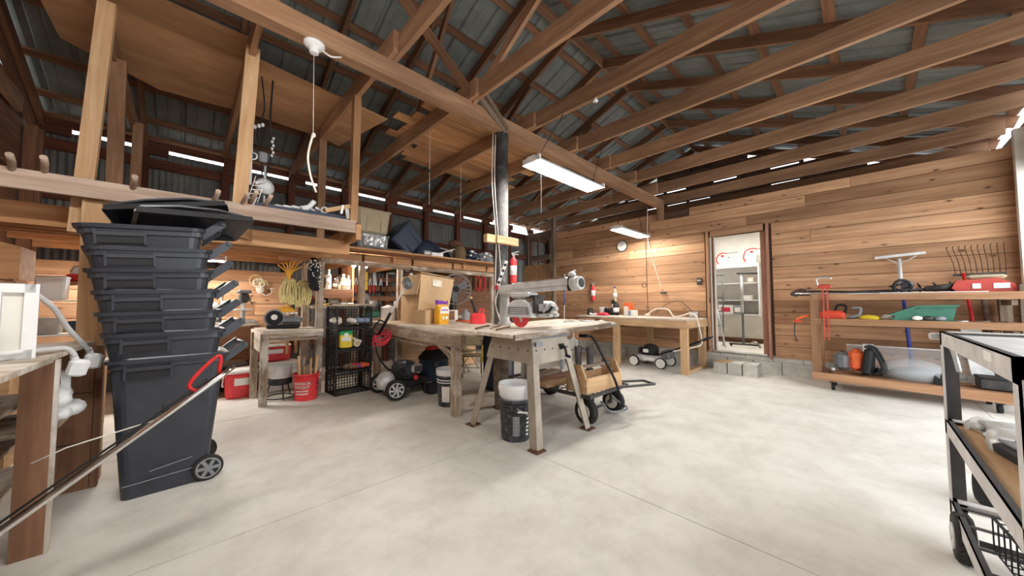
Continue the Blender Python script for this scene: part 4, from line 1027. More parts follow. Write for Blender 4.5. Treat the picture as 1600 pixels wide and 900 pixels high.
for k in range(5): z = -.07 + .034 * k; b.add([f2(-.012, z, 0), f2(.014, z, 0), f2(.014, z + .018, 0), f2(-.012, z + .018, 0)], [(0, 1, 2, 3)])
b.put('print_stroke', 'paper', t)
B().tube(smooth_path([(-.10, -.115, .30), (-.02, -.165, .24), (.05, -.158, .17), (.12, -.1, .14)], 6), .003, 5).put('bail', 'steel', t); B().cyl((-.095, -.125, .27), (-.015, -.165, .255), .009, n=8).put('bail_grip', 'paper', t)
t = thing('bucket', 'clean white bucket nested inside the printed black bucket', 'bucket', (2.19, 2.23, .13)); r, h = .15, .36
B().lathe([(r * .80, 0), (r * .93, h * .68), (r * .99, h * .70), (r * .99, h * .80), (r * 1.03, h * .82), (r * 1.04, h), (r * .97, h), (r * .9, h * .9), (r * .78, .015)], n=30).put('body', 'white', t)
B().torus((0, 0, h * .9), r * 1.03, .005, n=30, m=6).put('band', 'whitepaint', t)
# folding chair beyond the workbench
t = thing('folding_chair', 'olive brown metal folding chair behind the saw stand', 'chair', (3.52, 4.62, 0), rad(-38)); t.scale = (.78, .78, .78)
b = B(); b.rbox((0, 0, .44), (.38, .38, .03), .012); b.put('seat', 'olive', t)
b = B(); b.rbox((.0, .22, .72), (.40, .025, .2), .012, (rad(-12), 0, 0)); b.put('backrest', 'olive', t)
for x in (-.2, .2):
    B().tube([(x, -.26, 0), (x, .1, .5), (x, .235, .82)], .011, 7).put('leg', 'olive', t); B().tube([(x * .92, .24, 0), (x * .92, -.12, .44)], .011, 7).put('leg', 'olive', t)
B().cyl((-.2, .17, .14), (.2, .17, .14), .008, n=8).put('rung', 'olive', t)
t = thing('folding_chair', 'second olive brown folding chair further back under the workbench', 'chair', (3.75, 5.15, 0), rad(20)); t.scale = (.78, .78, .78)
b = B(); b.rbox((0, 0, .44), (.38, .38, .03), .012); b.put('seat', 'olive', t); b = B(); b.rbox((.0, .22, .72), (.40, .025, .2), .012, (rad(-12), 0, 0)); b.put('backrest', 'olive', t)
for x in (-.2, .2):
    B().tube([(x, -.26, 0), (x, .1, .5), (x, .235, .82)], .011, 7).put('leg', 'olive', t); B().tube([(x * .92, .24, 0), (x * .92, -.12, .44)], .011, 7).put('leg', 'olive', t)
t = thing('caution_sign', 'yellow folding floor sign standing beyond the chair', 'sign', (4.6, 5.55, 0)); t.scale = (.85, .85, .85); 
for s in (-1, 1): B().box((0, .06 * s, .2), (.24, .012, .42), (rad(14 * s), 0, 0)).put('panel', 'yellow', t)
for k in range(3): B().box((0, -.085 - .0, .2 + .06 * k), (.14 - .03 * k, .004, .022), (rad(-14), 0, 0)).put('print_line', 'blackmat', t)
t = thing('floor_cabinet', 'dark grey metal cabinet standing behind the saw stand', 'cabinet', (3.25, 3.65, 0)); B().rbox((0, 0, .4), (.34, .3, .8), .01).put('body', 'navy', t); b = B(); b.box((-.0, -.155, .42), (.2, .01, .6)); b.put('door', 'greymetal', t); B().box((.08, -.163, .45), (.015, .012, .08)).put('handle', 'iron', t)
t = thing('plywood_board', 'pale board leaning under the workbench near its far legs', 'board', (3.5, 5.7, 0)); B().bb((2.6, 5.42, .02), (4.2, 5.44, .62)).put('panel', 'newwood', t, True)
# ================================================================ ON THE WORKBENCH
t = thing('cardboard_box', 'big tan cardboard box with a sagging side standing on the workbench', 'box', (2.68, 4.62, .875), 0)
V8 = [(2.40, 4.98, .885), (2.36, 4.40, .875), (2.98, 4.60, .875), (3.02, 5.18, .885), (2.36, 4.88, 1.60), (2.38, 4.32, 1.63), (3.12, 4.60, 1.60), (3.1, 5.16, 1.60)]
b = B(); b.add(V8, [(0, 1, 5, 4), (1, 2, 6, 5), (2, 3, 7, 6), (3, 0, 4, 7), (3, 2, 1, 0), (4, 5, 6, 7)]); b.put('carton', 'card', t, True)
b = B(); q = [(2.352, 4.88, 1.605), (2.372, 4.31, 1.635), (2.335, 4.36, 1.34), (2.325, 4.86, 1.335)]; b.add(q + [(x + .008, y, z) for x, y, z in q], [(0, 1, 2, 3), (7, 6, 5, 4), (0, 4, 5, 1), (1, 5, 6, 2), (2, 6, 7, 3), (3, 7, 4, 0)]); b.put('flap', 'card', t, True)
b = B(); q = [(2.38, 4.3, 1.64), (3.12, 4.58, 1.61), (3.12, 4.72, 1.64), (2.4, 4.44, 1.675)]; b.add(q + [(x, y, z + .006) for x, y, z in q], [(0, 1, 2, 3), (7, 6, 5, 4), (0, 4, 5, 1), (1, 5, 6, 2), (2, 6, 7, 3), (3, 7, 4, 0)]); b.put('flap', 'card', t, True)
b = B(); b.bar((2.322, 4.86, 1.332), (2.332, 4.36, 1.337), .012, .014); b.put('flap_edge', 'carddark', t, True)
b = B(); q = [(2.62, 4.415, 1.47), (2.82, 4.485, 1.46), (2.82, 4.483, 1.56), (2.62, 4.41, 1.57)]; b.add(q, [(0, 1, 2, 3)]); b.put('torn_tape', 'cream', t, True)
t = thing('cardboard_box', 'low tan carton in front of the big box on the workbench', 'box', (2.50, 4.42, .872), rad(22)); 
B().rbox((.0, -.02, .125), (.26, .2, .25), .01, None, 1.04).put('carton', 'card', t); B().box((-.02, -.125, .26), (.24, .01, .01)).put('top_seam', 'carddark', t)
t = thing('seed_sack', 'gold sack with purple top standing before the big cardboard box', 'sack', (2.66, 4.23, .868), rad(18))
b = B(); n = 10
secs = [(.10, .045, 0), (.105, .06, .03), (.108, .06, .2), (.106, .045, .29), (.104, .012, .345), (.108, .01, .38)]
ring = []
for (x, y, z) in secs: ring.append([(px, py, z) for px, py in rrect(x, y, min(y * .7, .03), 3)])
m = len(ring[0]); fs = []
for i in range(len(ring) - 1):
    for k in range(m): fs.append((i * m + k, i * m + (k + 1) % m, (i + 1) * m + (k + 1) % m, (i + 1) * m + k))
fs += [tuple(range(m - 1, -1, -1)), tuple(range((len(ring) - 1) * m, len(ring) * m))]
b.add([p for g in ring for p in g], fs, True); b.put('sack', 'gold', t)
b = B(); b.prism([(-.112, .33), (.112, .325), (.118, .385), (.07, .365), (0, .385), (-.06, .38), (-.115, .395)], -.02, .016, 'y'); b.put('purple_top', 'purple', t)
b = B(); b.prism([(-.1, .2), (.1, .2), (.09, .27), (.05, .3), (-.06, .3), (-.09, .27)], -.062, -.058, 'y'); b.put('pale_panel', 'paper', t)
for i in range(4): B().box((-.06 + .04 * i, -.0635, .25), (.025, .002, .022)).put('printed_mark', 'purple', t)
for x in (-.03, .04): B().cyl((x, -.059, .14), (x, -.064, .14), .026).put('round_mark', 'paper', t)
t = thing('gas_can', 'red plastic fuel can with black spout on the workbench', 'fuel can', (3.16, 4.02, .86), rad(-42))
B().rbox((0, 0, .105), (.24, .15, .21), .035, None, .92).put('body', 'redplastic', t)
B().tube(smooth_path([(.07, 0, .2), (.085, 0, .255), (.03, 0, .265), (.02, 0, .21)], 5), .013, 8).put('handle', 'redplastic', t)
B().tube(smooth_path([(-.03, 0, .2), (-.05, 0, .27), (-.10, 0, .42)], 5), [.026] * 6 + [.018] * 5, 9).put('spout', 'blackmat', t); B().cyl((-.10, 0, .42), (-.115, 0, .455), .022).put('spout_tip', 'newwood', t)
b = B()
for x in (-.05, .05): b.box((x, -.073, .1), (.01, .008, .15))
b.put('moulded_ribs', 'redplastic', t, kind='stuff')
t = thing('orange_roll', 'orange tube lying behind the fuel can', 'tube', (3.2, 4.35, .9)); b = B(); b.cyl((-.03, .22, .02), (.05, -.12, .02), .032); b.put('tube', 'orange', t)
b = B(); b.cyl((-.035, .24, .02), (-.03, .22, .02), .024); b.put('end_cap', 'newwood', t)
t = thing('pedestal_fan', 'grey round wire fan standing behind the cardboard box', 'fan', (3.5, 5.1, .90), rad(-35))
for s in (-.05, .05): B().torus((0, s, .57), .27, .008, (0, 1, 0), 30, 6).put('guard_ring', 'grey', t)
b = B()
for k in range(22):
    a = 2 * PI * k / 22; b.tube([(.05 * math.cos(a), -.09, .57 + .05 * math.sin(a)), (.2 * math.cos(a), -.08, .57 + .2 * math.sin(a)), (.27 * math.cos(a), -.05, .57 + .27 * math.sin(a))], .003, 4)
    b.tube([(.05 * math.cos(a), .09, .57 + .05 * math.sin(a)), (.27 * math.cos(a), .05, .57 + .27 * math.sin(a))], .003, 4)
b.put('guard_wires', 'grey', t, kind='stuff')
for k in range(3):
    a = 2 * PI * k / 3 + .5; b = B(); b.box((.13 * math.cos(a), 0, .57 + .13 * math.sin(a)), (.2, .01, .12), (.4, -a, 0)); b.put('blade', 'greymetal', t)
B().cyl((0, -.08, .57), (0, .16, .57), .06).put('motor', 'blackmat', t); B().cyl((0, .06, .02), (0, .06, .55), .018).put('stem', 'iron', t); B().lathe([(.17, 0), (.17, .02), (.03, .04)], (0, .06, 0)).put('base', 'blackmat', t)
for i, (x, y, mt, h_, lab) in enumerate(((2.36, 5.33, 'alu', .24, 'dull metal canister on the workbench behind the trimmer grip'), (2.55, 5.3, 'steel', .23, 'shiny metal canister on the workbench beside the cardboard box'))):
    t = thing('canister', lab, 'canister', (x, y, .9)); B().lathe([(.11 - .03 * i, 0), (.115 - .03 * i, .01), (.115 - .03 * i, h_), (.12 - .03 * i, h_ + .005), (.11 - .03 * i, h_ + .02)], n=24).put('body', mt, t); B().lathe([(.115 - .03 * i, h_ + .01), (.05, h_ + .035), (.02, h_ + .05)], n=20).put('lid', mt, t)
t = thing('tin_box', 'white box with brown window on the workbench before the fan', 'box', (3.25, 4.85, .885), rad(-30)); B().rbox((0, 0, .11), (.2, .1, .22), .008).put('body', 'whitepaint', t); B().box((0, -.052, .13), (.09, .006, .15)).put('window', 'brown', t)
t = thing('patterned_jug', 'grey patterned jug on the workbench beside the white box', 'jug', (3.45, 4.72, .885)); B().lathe([(.06, 0), (.065, .02), (.065, .16), (.03, .2), (.02, .23)], n=18).put('body', 'grey', t); B().tube(smooth_path([(.05, 0, .17), (.1, 0, .15), (.09, 0, .06), (.06, 0, .04)], 4), .01, 6).put('handle', 'grey', t)

# ================================================================ TOOL BENCH UNDER THE LONG LOFT
for i, u in enumerate((1.84, 2.02)):
    t = thing('clamp_lamp', ('bare lit bulb in a clip socket under the loft left of its post', 'bare lit bulb in a clip socket under the loft beyond its post')[i].replace(' left of', ' before'), 'lamp', (u, 5.42, 1.80))
    B().ball((0, 0, 0), .03, (1, 1, 1.15), 14, 9).put('bulb', 'bulb', t); B().cyl((0, 0, .03), (0, 0, .07), .018).put('socket', 'paper', t); B().cyl((0, 0, .07), (0, 0, .1), .006, n=6).put('wire', 'cord', t)
ri = random.Random(12)
def bottle(loc, h_, r, mat, label, name='bottle', cap='white', group=None):
    t = thing(name, label, 'bottle', loc, 0, group); B().lathe([(r * .9, 0), (r, .01), (r, h_ * .62), (r * .85, h_ * .7), (r * .4, h_ * .82), (r * .38, h_ * .9)], n=16).put('body', mat, t)
    B().cyl((0, 0, h_ * .88), (0, 0, h_), r * .45, n=14).put('cap', cap, t); B().lathe([(r * 1.01, h_ * .2), (r * 1.01, h_ * .5)], n=16).put('label_band', 'paper', t); return t
Z1 = 1.437
bottle((1.58, 5.72, Z1), .30, .035, 'white', 'tall white spray bottle on the upper tool shelf')
bottle((1.79, 5.72, Z1), .24, .05, 'tan', 'squat tan bottle on the upper tool shelf under the bulb')
bottle((1.86, 5.70, Z1), .22, .03, 'white', 'slim white bottle at the shelf end under the bulb')
bottle((1.67, 5.73, Z1), .17, .032, 'rust', 'small brown bottle on the upper tool shelf')
for i, (u, rot, lab) in enumerate(((1.42, .1, 'chrome air gun standing first on the upper tool shelf'), (1.49, -.2, 'chrome ratchet tool standing second on the upper tool shelf'), (1.53, .3, 'chrome wrench leaning beside the spray bottle'))):
    t = thing('air_tool', lab, 'tool', (u, 5.72, Z1), rot); b = B(); b.rbox((0, 0, .09), (.03, .05, .18), .01); b.put('handle', 'blackmat' if i == 0 else 'chrome', t); b = B(); b.cyl((0, -.06, .19), (0, .08, .19), .024); b.cyl((0, -.1, .19), (0, -.06, .19), .012); b.put('barrel', 'chrome', t)
t = thing('tool_caddy', 'small tan caddy beside the brown bottle on the tool shelf', 'caddy', (1.735, 5.74, Z1)); B().rbox((0, 0, .04), (.06, .09, .08), .006).put('box', 'tan', t); B().tube([(-.025, 0, .08), (-.025, 0, .14), (.025, 0, .14), (.025, 0, .08)], .005, 6).put('handle', 'steel', t)
for i, (u, v, s, mt, lab) in enumerate(((1.50, 5.72, (.16, .2, .03), 'yellow', 'yellow folded cloth on the tool bench above the crates'), (1.55, 5.92, (.12, .1, .12), 'blackmat', 'black printed box at the back of the tool bench'), (1.70, 5.9, (.16, .12, .11), 'tan', 'tan radio at the back of the tool bench'), (1.78, 5.7, (.12, .14, .05), 'grey', 'grey parts tray on the tool bench'), (1.88, 5.68, (.09, .12, .04), 'white', 'white parts tray at the end of the tool bench'))):
    t = thing('bench_box', lab, 'box', (u, v, 1.181)); B().rbox((0, 0, s[2] / 2), s, .008).put('body', mt, t); B().box((0, -s[1] / 2 - .002, s[2] * .55), (s[0] * .6, .004, s[2] * .35)).put('face', 'paper' if mt != 'yellow' else 'gold', t)
t = thing('grinder_stand', 'dark green machine with round guard on the tool bench', 'machine', (2.28, 5.85, .977))
B().rbox((0, 0, .09), (.26, .2, .18), .02).put('base', 'green', t); b = B(); b.cyl((-.08, -.05, .2), (.08, -.05, .2), .09, n=20); b.put('motor', 'greymetal', t)
for s in (-1, 1): B().cyl((s * .1, -.06, .2), (s * .13, -.06, .2), .1, n=22).put('wheel', 'iron', t)
t = thing('steel_sheet', 'dark grey metal sheet leaning against the back of the tool bench', 'sheet', (2.32, 6.3, .977)); B().prism([(-.13, 0), (.15, 0), (.1, .38), (.03, .43), (-.1, .42)], -.01, .01, 'y').put('sheet', 'greymetal', t); B().tube(smooth_path([(-.05, -.015, .42), (-.01, -.03, .3), (-.02, -.03, .12)], 5), .006, 6).put('cord', 'cord', t)
t = thing('level', 'yellow spirit level hung upright on the wall behind the tool bench', 'level', (2.62, 6.97, 1.5)); B().rbox((0, 0, .17), (.05, .025, .36), .004).put('body', 'yellow', t)
for z in (.06, .18, .3): B().box((0, -.014, z), (.02, .004, .035)).put('vial', 'glass', t)
hang = [('hammer', 2.15, 'hammer hung on the wall behind the tool bench'), ('pliers', 2.3, 'pliers hung on the wall behind the tool bench'), ('wrench', 2.42, 'wrench hung on the wall beside the yellow level'), ('hand_saw', 2.78, 'hand saw hung on the wall past the yellow level'), ('snips', 2.92, 'steel snips hung on the wall past the hand saw'), ('square', 3.05, 'steel square hung on the wall furthest along the tool bench'), ('scraper', 2.08, 'steel scraper hung on the wall at the near end of the tool bench'), ('trowel', 2.22, 'trowel hung on the wall between the hammer and the pliers'), ('chisel', 2.36, 'chisel hung on the wall right before the wrench'), ('mallet', 2.52, 'mallet hung on the wall just before the yellow level'), ('clippers', 2.70, 'clippers hung on the wall just past the yellow level')]
for nm, u, lab in hang:
    t = thing(nm, lab, 'tool', (u, 6.985, 1.42))
    B().rbox((0, 0, .09), (.035, .025, .18), .01).put('handle', ri.choice(['rust', 'red', 'orange', 'blackmat']), t)
    b = B()
    if nm == 'hand_saw': b.prism([(-.02, .17), (.06, .17), (.02, .5), (-.03, .5)], -.003, .003, 'y')
    elif nm == 'square': b.box((0, 0, .3), (.03, .006, .3)); b.box((.08, 0, .44), (.18, .006, .03))
    elif nm == 'hammer': b.cyl((0, 0, .18), (0, 0, .3), .012); b.cyl((-.06, 0, .3), (.06, 0, .3), .02)
    else: b.box((-.015, 0, .24), (.018, .014, .14), (0, .15, 0)); b.box((.015, 0, .24), (.018, .014, .14), (0, -.15, 0))
    b.put('head', 'steel', t)
t = thing('white_tool_case', 'white and red clamp case standing on the tool bench', 'case', (2.75, 5.75, .977)); B().rbox((0, 0, .14), (.18, .12, .28), .012).put('case', 'whitepaint', t); B().box((0, -.062, .2), (.14, .006, .09)).put('red_panel', 'red', t); B().tube([(-.04, 0, .28), (-.04, 0, .31), (.04, 0, .31), (.04, 0, .28)], .008, 6).put('handle', 'blackmat', t)
t = thing('trouble_light', 'white clamp lamp hung on the loft post above the cardboard box', 'lamp', (2.68, 5.2, 1.62)); b = B(); b.lathe([(.02, .1), (.055, .03), (.06, 0)], n=18); b.put('shade', 'white', t); B().box((0, 0, .13), (.03, .03, .08)).put('clip', 'blackmat', t); B().cyl((-.1, .02, .13), (.02, .02, .13), .006, n=6).put('arm', 'steel', t)
# orange cords on the plywood panel
for i, (u, mt, lab) in enumerate(((4.82, 'rust', 'rusty red cord coil hung first on the brown panel'), (4.98, 'orangered', 'orange red cord coil hung second on the brown panel'), (5.14, 'pinkred', 'red cord coil hung third on the brown panel'), (5.42, 'orange', 'bright orange cord coil hung furthest along the brown panel'))):
    t = thing('cord_coil', lab, 'cord', (u, 6.38, 1.70))
    for k in range(5):
        b = B(); pts = [(.055 * (1 + .12 * k) * math.sin(a), -.01 - .008 * k, .19 * math.cos(a) * (1 - .03 * k)) for a in [2 * PI * j / 20 for j in range(20)]]; b.tube(pts, .008, 6, closed=True); b.put('loop', mt, t)
    B().cyl((0, .04, .17), (0, -.06, .19), .006, n=6).put('nail', 'iron', t)
    if i == 3: B().tube([(.03, -.06, .24), (-.05, -.065, -.16)], .013, 7).put('hanging_end', 'orange', t)

# ================================================================ DRILL PRESS CORNER
t = thing('drill_press', 'old bench drill press on the corner bench under the loft', 'drill press', (.58, 6.0, .955))
B().rbox((0, .0, .015), (.26, .24, .03), .008).put('base', 'alu', t); B().cyl((.0, .06, .03), (.0, .06, .36), .028).put('column', 'steel', t); B().rbox((-.03, -.02, .17), (.24, .2, .025), .006).put('table', 'alu', t)
B().rbox((.0, .0, .33), (.11, .24, .12), .02).put('head', 'iron', t); B().rbox((.0, .02, .42), (.15, .32, .05), .015).put('belt_cover', 'greymetal', t); B().cyl((0, -.08, .22), (0, -.08, .28), .018, .012).put('chuck', 'steel', t)
B().rbox((.0, .14, .32), (.1, .09, .14), .02).put('motor', 'iron', t)
for k in range(3): a = 2 * PI * k / 3; B().cyl((.06, -.04, .31), (.09, -.04 + .08 * math.cos(a), .31 + .08 * math.sin(a)), .006, n=6).put('feed_handle', 'iron', t)
t = thing('swing_lamp', 'white gooseneck clamp lamp fixed beside the drill press', 'lamp', (.33, 6.1, .955)); B().cyl((0, 0, 0), (0, 0, .06), .03).put('clamp', 'iron', t)
B().tube(smooth_path([(0, 0, .05), (.02, 0, .3), (-.08, -.03, .4), (-.2, -.05, .3), (-.1, -.1, .24)], 6), .008, 7).put('arm', 'white', t); B().lathe([(.02, .07), (.06, .01), (.065, 0)], (-.06, -.12, .2), (.4, 0, 1), 18).put('shade', 'alu', t)
b = B(); b.ball((.1, -.05, .27), .05, (1.6, .8, .5), 12, 7); b.put('counterweight', 'alu', t); B().tube([(.01, 0, .25), (.1, -.05, .27)], .008, 6).put('arm_link', 'white', t); b = B(); b.tube([(.03, 0, .3), (.04, 0, .42)], .005, 6); b.ball((.05, 0, .44), .02, (1.5, 1, .8), 8, 6); b.put('pointer', 'iron', t)
t = thing('twine_bundle', 'tangled pale twine and white cord hung on the boarded wall', 'twine', (.86, 6.99, 1.45))
for k in range(9): B().torus((ri.uniform(-.05, .08), -.02 - .008 * k, .12 + ri.uniform(-.08, .06)), ri.uniform(.04, .09), .006, (ri.uniform(-.5, .5), 1, ri.uniform(-.5, .5)), 16, 5).put('loop', 'yrope' if k % 2 else 'cord', t)
b = B(); b.ball((.02, -.04, .0), .06, (1, .7, 1.3), 10, 7); b.tube(smooth_path([(.02, -.04, -.05), (.1, -.05, -.1), (.18, -.05, -.05), (.16, -.05, .02), (.22, -.05, .0)], 5), .007, 6); b.put('tail', 'cord', t)
t = thing('chop_saw', 'black and grey chop saw with dusty yellow guard on the rough table', 'saw', (.93, 5.28, .895), rad(-10))
B().rbox((.0, 0, .02), (.36, .24, .04), .01).put('base', 'blackmat', t); b = B(); b.cyl((-.1, -.06, .13), (-.1, .02, .13), .11, n=26); b.put('blade_guard', 'blackmat', t); B().torus((-.1, -.065, .13), .1, .008, (0, 1, 0), 24, 6).put('guard_rim', 'grey', t); B().cyl((-.1, -.068, .14), (-.1, -.075, .14), .035).put('guard_badge', 'paper', t)
B().rbox((.09, .0, .1), (.24, .13, .1), .03).put('motor_housing', 'greymetal', t); b = B(); b.prism([(.11 * math.cos(a), .09 * math.sin(a)) for a in [PI * k / 12 for k in range(13)]], -.01, .01, 'y', (.02, .09, .19)); b.put('dust_guard', 'gold', t)
for k in range(4): B().ball((-.02 + .05 * k, .07, .18), .025, (1.2, 1, .8), 8, 5).put('clamp_knob', 'dustmetal', t)
# ropes on the loft post
def rope_hank(loc, w, h_, mat, label, n, seed, r=.008):
    t = thing('rope_hank', label, 'rope', loc); q = random.Random(seed)
    for k in range(n):
        x = (k / (n - 1) - .5) * w; b = B(); a = q.uniform(.02, .04); d = q.uniform(-.03, .02); hh = h_ * q.uniform(.85, 1)
        b.tube(smooth_path([(x * .5, -.0, 0), (x - a, -.03 + d, -hh * .5), (x, -.035 + d, -hh), (x + a, -.02 + d, -hh * .5), (x * .5 + .01, -.01, -.01)], 4), r, 5); b.put('loop', mat, t)
    B().torus((0, -.01, -.03), w * .28, r * 1.3, (0, 0, 1), 14, 5).put('binding', mat, t); return t
rope_hank((.965, 5.2, 1.54), .17, .36, 'yrope', 'pale yellow rope hank with the frayed top hung nearest the drill press', 9, 3)
t = rope_hank((1.12, 5.2, 1.52), .15, .36, 'yrope', 'pale yellow rope hank hung beside the black rope', 8, 5)
t = thing('yellow_tubing', 'bunch of golden tubing fanned above the yellow rope hank', 'tubing', (.95, 5.19, 1.5))
for k in range(7): B().tube(smooth_path([(0, 0, 0), (-.03 + .012 * k, -.01, .12), (-.12 + .045 * k, -.02, .26 - .006 * (k - 3) ** 2)], 4), .008, 6).put('strand', 'gold', t)
rope_hank((1.22, 5.1, 1.82), .09, .46, 'blackmat', 'black and white rope hank hung on the loft corner post', 9, 9, .011)
b = B(); q = random.Random(2)
for o in [x for x in COL.objects if x.get('label', '').startswith('black and white rope')]:
    for k in range(60): b.ball((q.uniform(-.07, .07), -.055 + q.uniform(-.01, .012), -q.uniform(.03, .42)), .007, (1, .7, 1.6), 5, 4)
    b.put('white_flecks', 'paper', o, kind='stuff')
beam('hanger_rail', (.85, 5.24, 1.80), (1.3, 5.24, 1.82), .03, .06, 'loft', bpy.data.objects['storage_loft'])
for u, z in ((.965, 1.56), (1.12, 1.54)): b = B(); b.tube([(u, 5.23, 1.8), (u, 5.2, z)], .004, 5); b.put('hanger_hook', 'iron', bpy.data.objects['storage_loft'], True)

# ================================================================ ON THE LOFTS
def tote(loc, s, rot, body, lid, label, taper=1.14):
    t = thing('storage_tote', label, 'tote', loc, 0, None, rot); B().rbox((0, 0, s[2] / 2), s, .03, None, taper).put('body', body, t); B().rbox((0, 0, s[2] - .015), (s[0] * taper * 1.04, s[1] * taper * 1.04, .03), .01).put('rim', lid, t)
    for x in (-.25, .25): B().box((x * s[0], -s[1] * .5 * (1 + (taper - 1) * .45) - .004, s[2] * .45), (.02, .012, s[2] * .7)).put('moulded_rib', body, t)
    return t
L2Z = 2.015
tote((2.1, 5.52, L2Z + .03), (.46, .4, .26), (0, 0, 0), 'grey', 'glass', 'grey tote at the bottom of the pair on the long loft', 1.05)
tote((2.1, 5.55, L2Z + .305), (.46, .42, .38), (0, 0, rad(2)), 'tan', 'tan', 'tan storage tote stacked on the grey tote')
t = thing('foil_packet', 'shiny silver packing sheet against the front of the grey tote', 'packet', (2.1, 5.285, 2.1)); q = random.Random(6)
b = B(); n = 12; vs = []
for iz in range(5):
    for ix in range(n + 1): vs.append((-.17 + .34 * ix / n, q.uniform(-.012, .012), .01 + .045 * iz + q.uniform(-.012, .012)))
b.add(vs, [(r * (n + 1) + c, r * (n + 1) + c + 1, (r + 1) * (n + 1) + c + 1, (r + 1) * (n + 1) + c) for r in range(4) for c in range(n)]); b.put('foil', 'steel', t)
tote((2.92, 5.7, L2Z + .17), (.42, .5, .44), (0, rad(-50), rad(0)), 'navy', 'navy', 'dark blue storage tote tipped on its side on the long loft', 1.16)
t = thing('loose_board', 'pale boards lying flat at the loft edge under the totes', 'board', (2.15, 5.3, L2Z)); beam('panel', (1.8, 5.28, L2Z + .035), (2.6, 5.25, L2Z + .045), .22, .03, 'oldgrey', t); beam('panel', (2.3, 5.2, L2Z + .012), (2.62, 5.2, L2Z + .012), .1, .022, 'whitepaint', t)
t = thing('loft_box', 'small grey box beside the tipped blue tote', 'box', (3.0, 5.28, L2Z)); B().rbox((0, 0, .06), (.14, .1, .12), .006).put('body', 'grey', t); B().box((0, -.052, .075), (.1, .004, .03)).put('label', 'paper', t)
t = thing('slat_bundle', 'bundle of white slats slanting across the long loft edge', 'slats', (3.3, 5.4, L2Z))
for k in range(4): beam('slat', (3.12 + .04 * k, 5.22 + .07 * k, L2Z + .05 + .015 * k), (3.85 + .03 * k, 5.5 + .06 * k, L2Z + .30 + .01 * k), .035, .016, 'whitepaint', t)
B().bb((3.06, 5.18, L2Z), (3.28, 5.24, L2Z + .09)).put('end_block', 'white', t, True)
t = thing('dark_tarp', 'dark folded tarp heaped behind the white slats', 'tarp', (3.35, 5.95, L2Z)); b = B(); b.ball((0, 0, .15), .34, (1.1, .8, .9), 14, 8); b.ball((.28, -.1, .1), .22, (1.1, .8, .9), 12, 7); b.put('cloth', 'navy', t); B().box((0, 0, .01), (.6, .4, .02)).put('fold', 'blackmat', t)
t = thing('canvas_sack', 'brown rolled canvas standing on the long loft', 'canvas', (3.8, 5.42, L2Z)); b = B(); b.lathe([(.09, 0), (.12, .04), (.125, .22), (.09, .3), (.05, .33)], n=14); b.put('roll', 'brownbag', t); b = B(); b.ball((-.02, .1, .36), .13, (1.3, .8, .7), 10, 6); b.put('bundle', 'rust', t)
for i, (u, mt, lab) in enumerate(((4.08, 'navy', 'blue printed bag lying past the canvas roll on the loft'), (4.4, 'grey', 'clear plastic bag of packing at the end of the long loft'))):
    t = thing('packed_bag', lab, 'bag', (u, 5.42, L2Z)); b = B()
    for k in range(6): b.ball((ri.uniform(-.1, .1), ri.uniform(-.1, .1), .07 + .03 * k), .09, (1.2, .9, .7), 9, 6)
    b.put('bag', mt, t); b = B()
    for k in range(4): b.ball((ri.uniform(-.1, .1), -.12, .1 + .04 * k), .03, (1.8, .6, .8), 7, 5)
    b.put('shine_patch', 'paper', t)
t = thing('long_tube', 'pale tube lying across the far end of the long loft', 'tube', (4.2, 6.4, 2.35)); b = B(); b.cyl((3.75, 6.3, 2.42), (4.75, 6.5, 2.36), .025); b.put('tube', 'alu', t, True)
for u in (3.9, 4.6): B().bb((u, 6.3, L2Z), (u + .05, 6.55, 2.36)).put('prop', 'rust', t, True)
# left loft
LZ = 2.075
t = thing('tray_panel', 'blue grey metal panel lying along the pegged loft rail', 'panel', (.8, 3.9, LZ)); b = B(); b.prism([(.40, 3.78), (1.21, 3.72), (1.22, 4.1), (.45, 4.15)], 2.06, 2.12, 'z'); b.put('panel', 'navy', t, True); b = B(); b.bar((.38, 3.74, 2.04), (.42, 3.78, 2.16), .02, .02); b.put('end_lip', 'alu', t, True)
t = thing('white_fittings', 'jumble of white plastic fittings and pipe ends on the loft panel', 'fittings', (.8, 3.86, 2.12))
for k in range(6): B().tube([(-.22 + .07 * k, .0, .02 + .01 * k), (-.05 + .05 * k, .06, .03 + .008 * (k % 3))], .014, 7).put('pipe', 'white', t)
B().tube(smooth_path([(.0, 0, .03), (.06, 0, .06), (.11, 0, .13)], 4), [.03] * 4 + [.025] * 5, 8).put('elbow', 'white', t); B().torus((.2, -.03, .05), .03, .009, (.6, 1, 0), 16, 6).put('ring', 'white', t)
t = thing('trim_scrap', 'white broken trim pieces at the end of the loft rail', 'scrap', (1.15, 3.75, 2.12)); beam('piece', (.98, 3.72, 2.14), (1.2, 3.68, 2.22), .02, .04, 'newwood', t); beam('piece', (1.12, 3.7, 2.13), (1.13, 3.69, 2.22), .02, .03, 'white', t); beam('piece', (1.19, 3.7, 2.09), (1.17, 3.69, 2.2), .02, .03, 'white', t)  # bits of broken white trim
t = thing('hanging_fixture', 'white tube fixture hung upright on the loft post', 'fixture', (.375, 3.82, 2.3)); B().rbox((0, 0, .22), (.035, .03, .48), .008).put('housing', 'white', t); b = B(); b.torus((-.03, -.02, .27), .035, .007, (0, 1, 0), 14, 6); b.torus((.02, -.03, .24), .03, .006, (.5, 1, 0), 14, 6); b.put('clip', 'white', t)
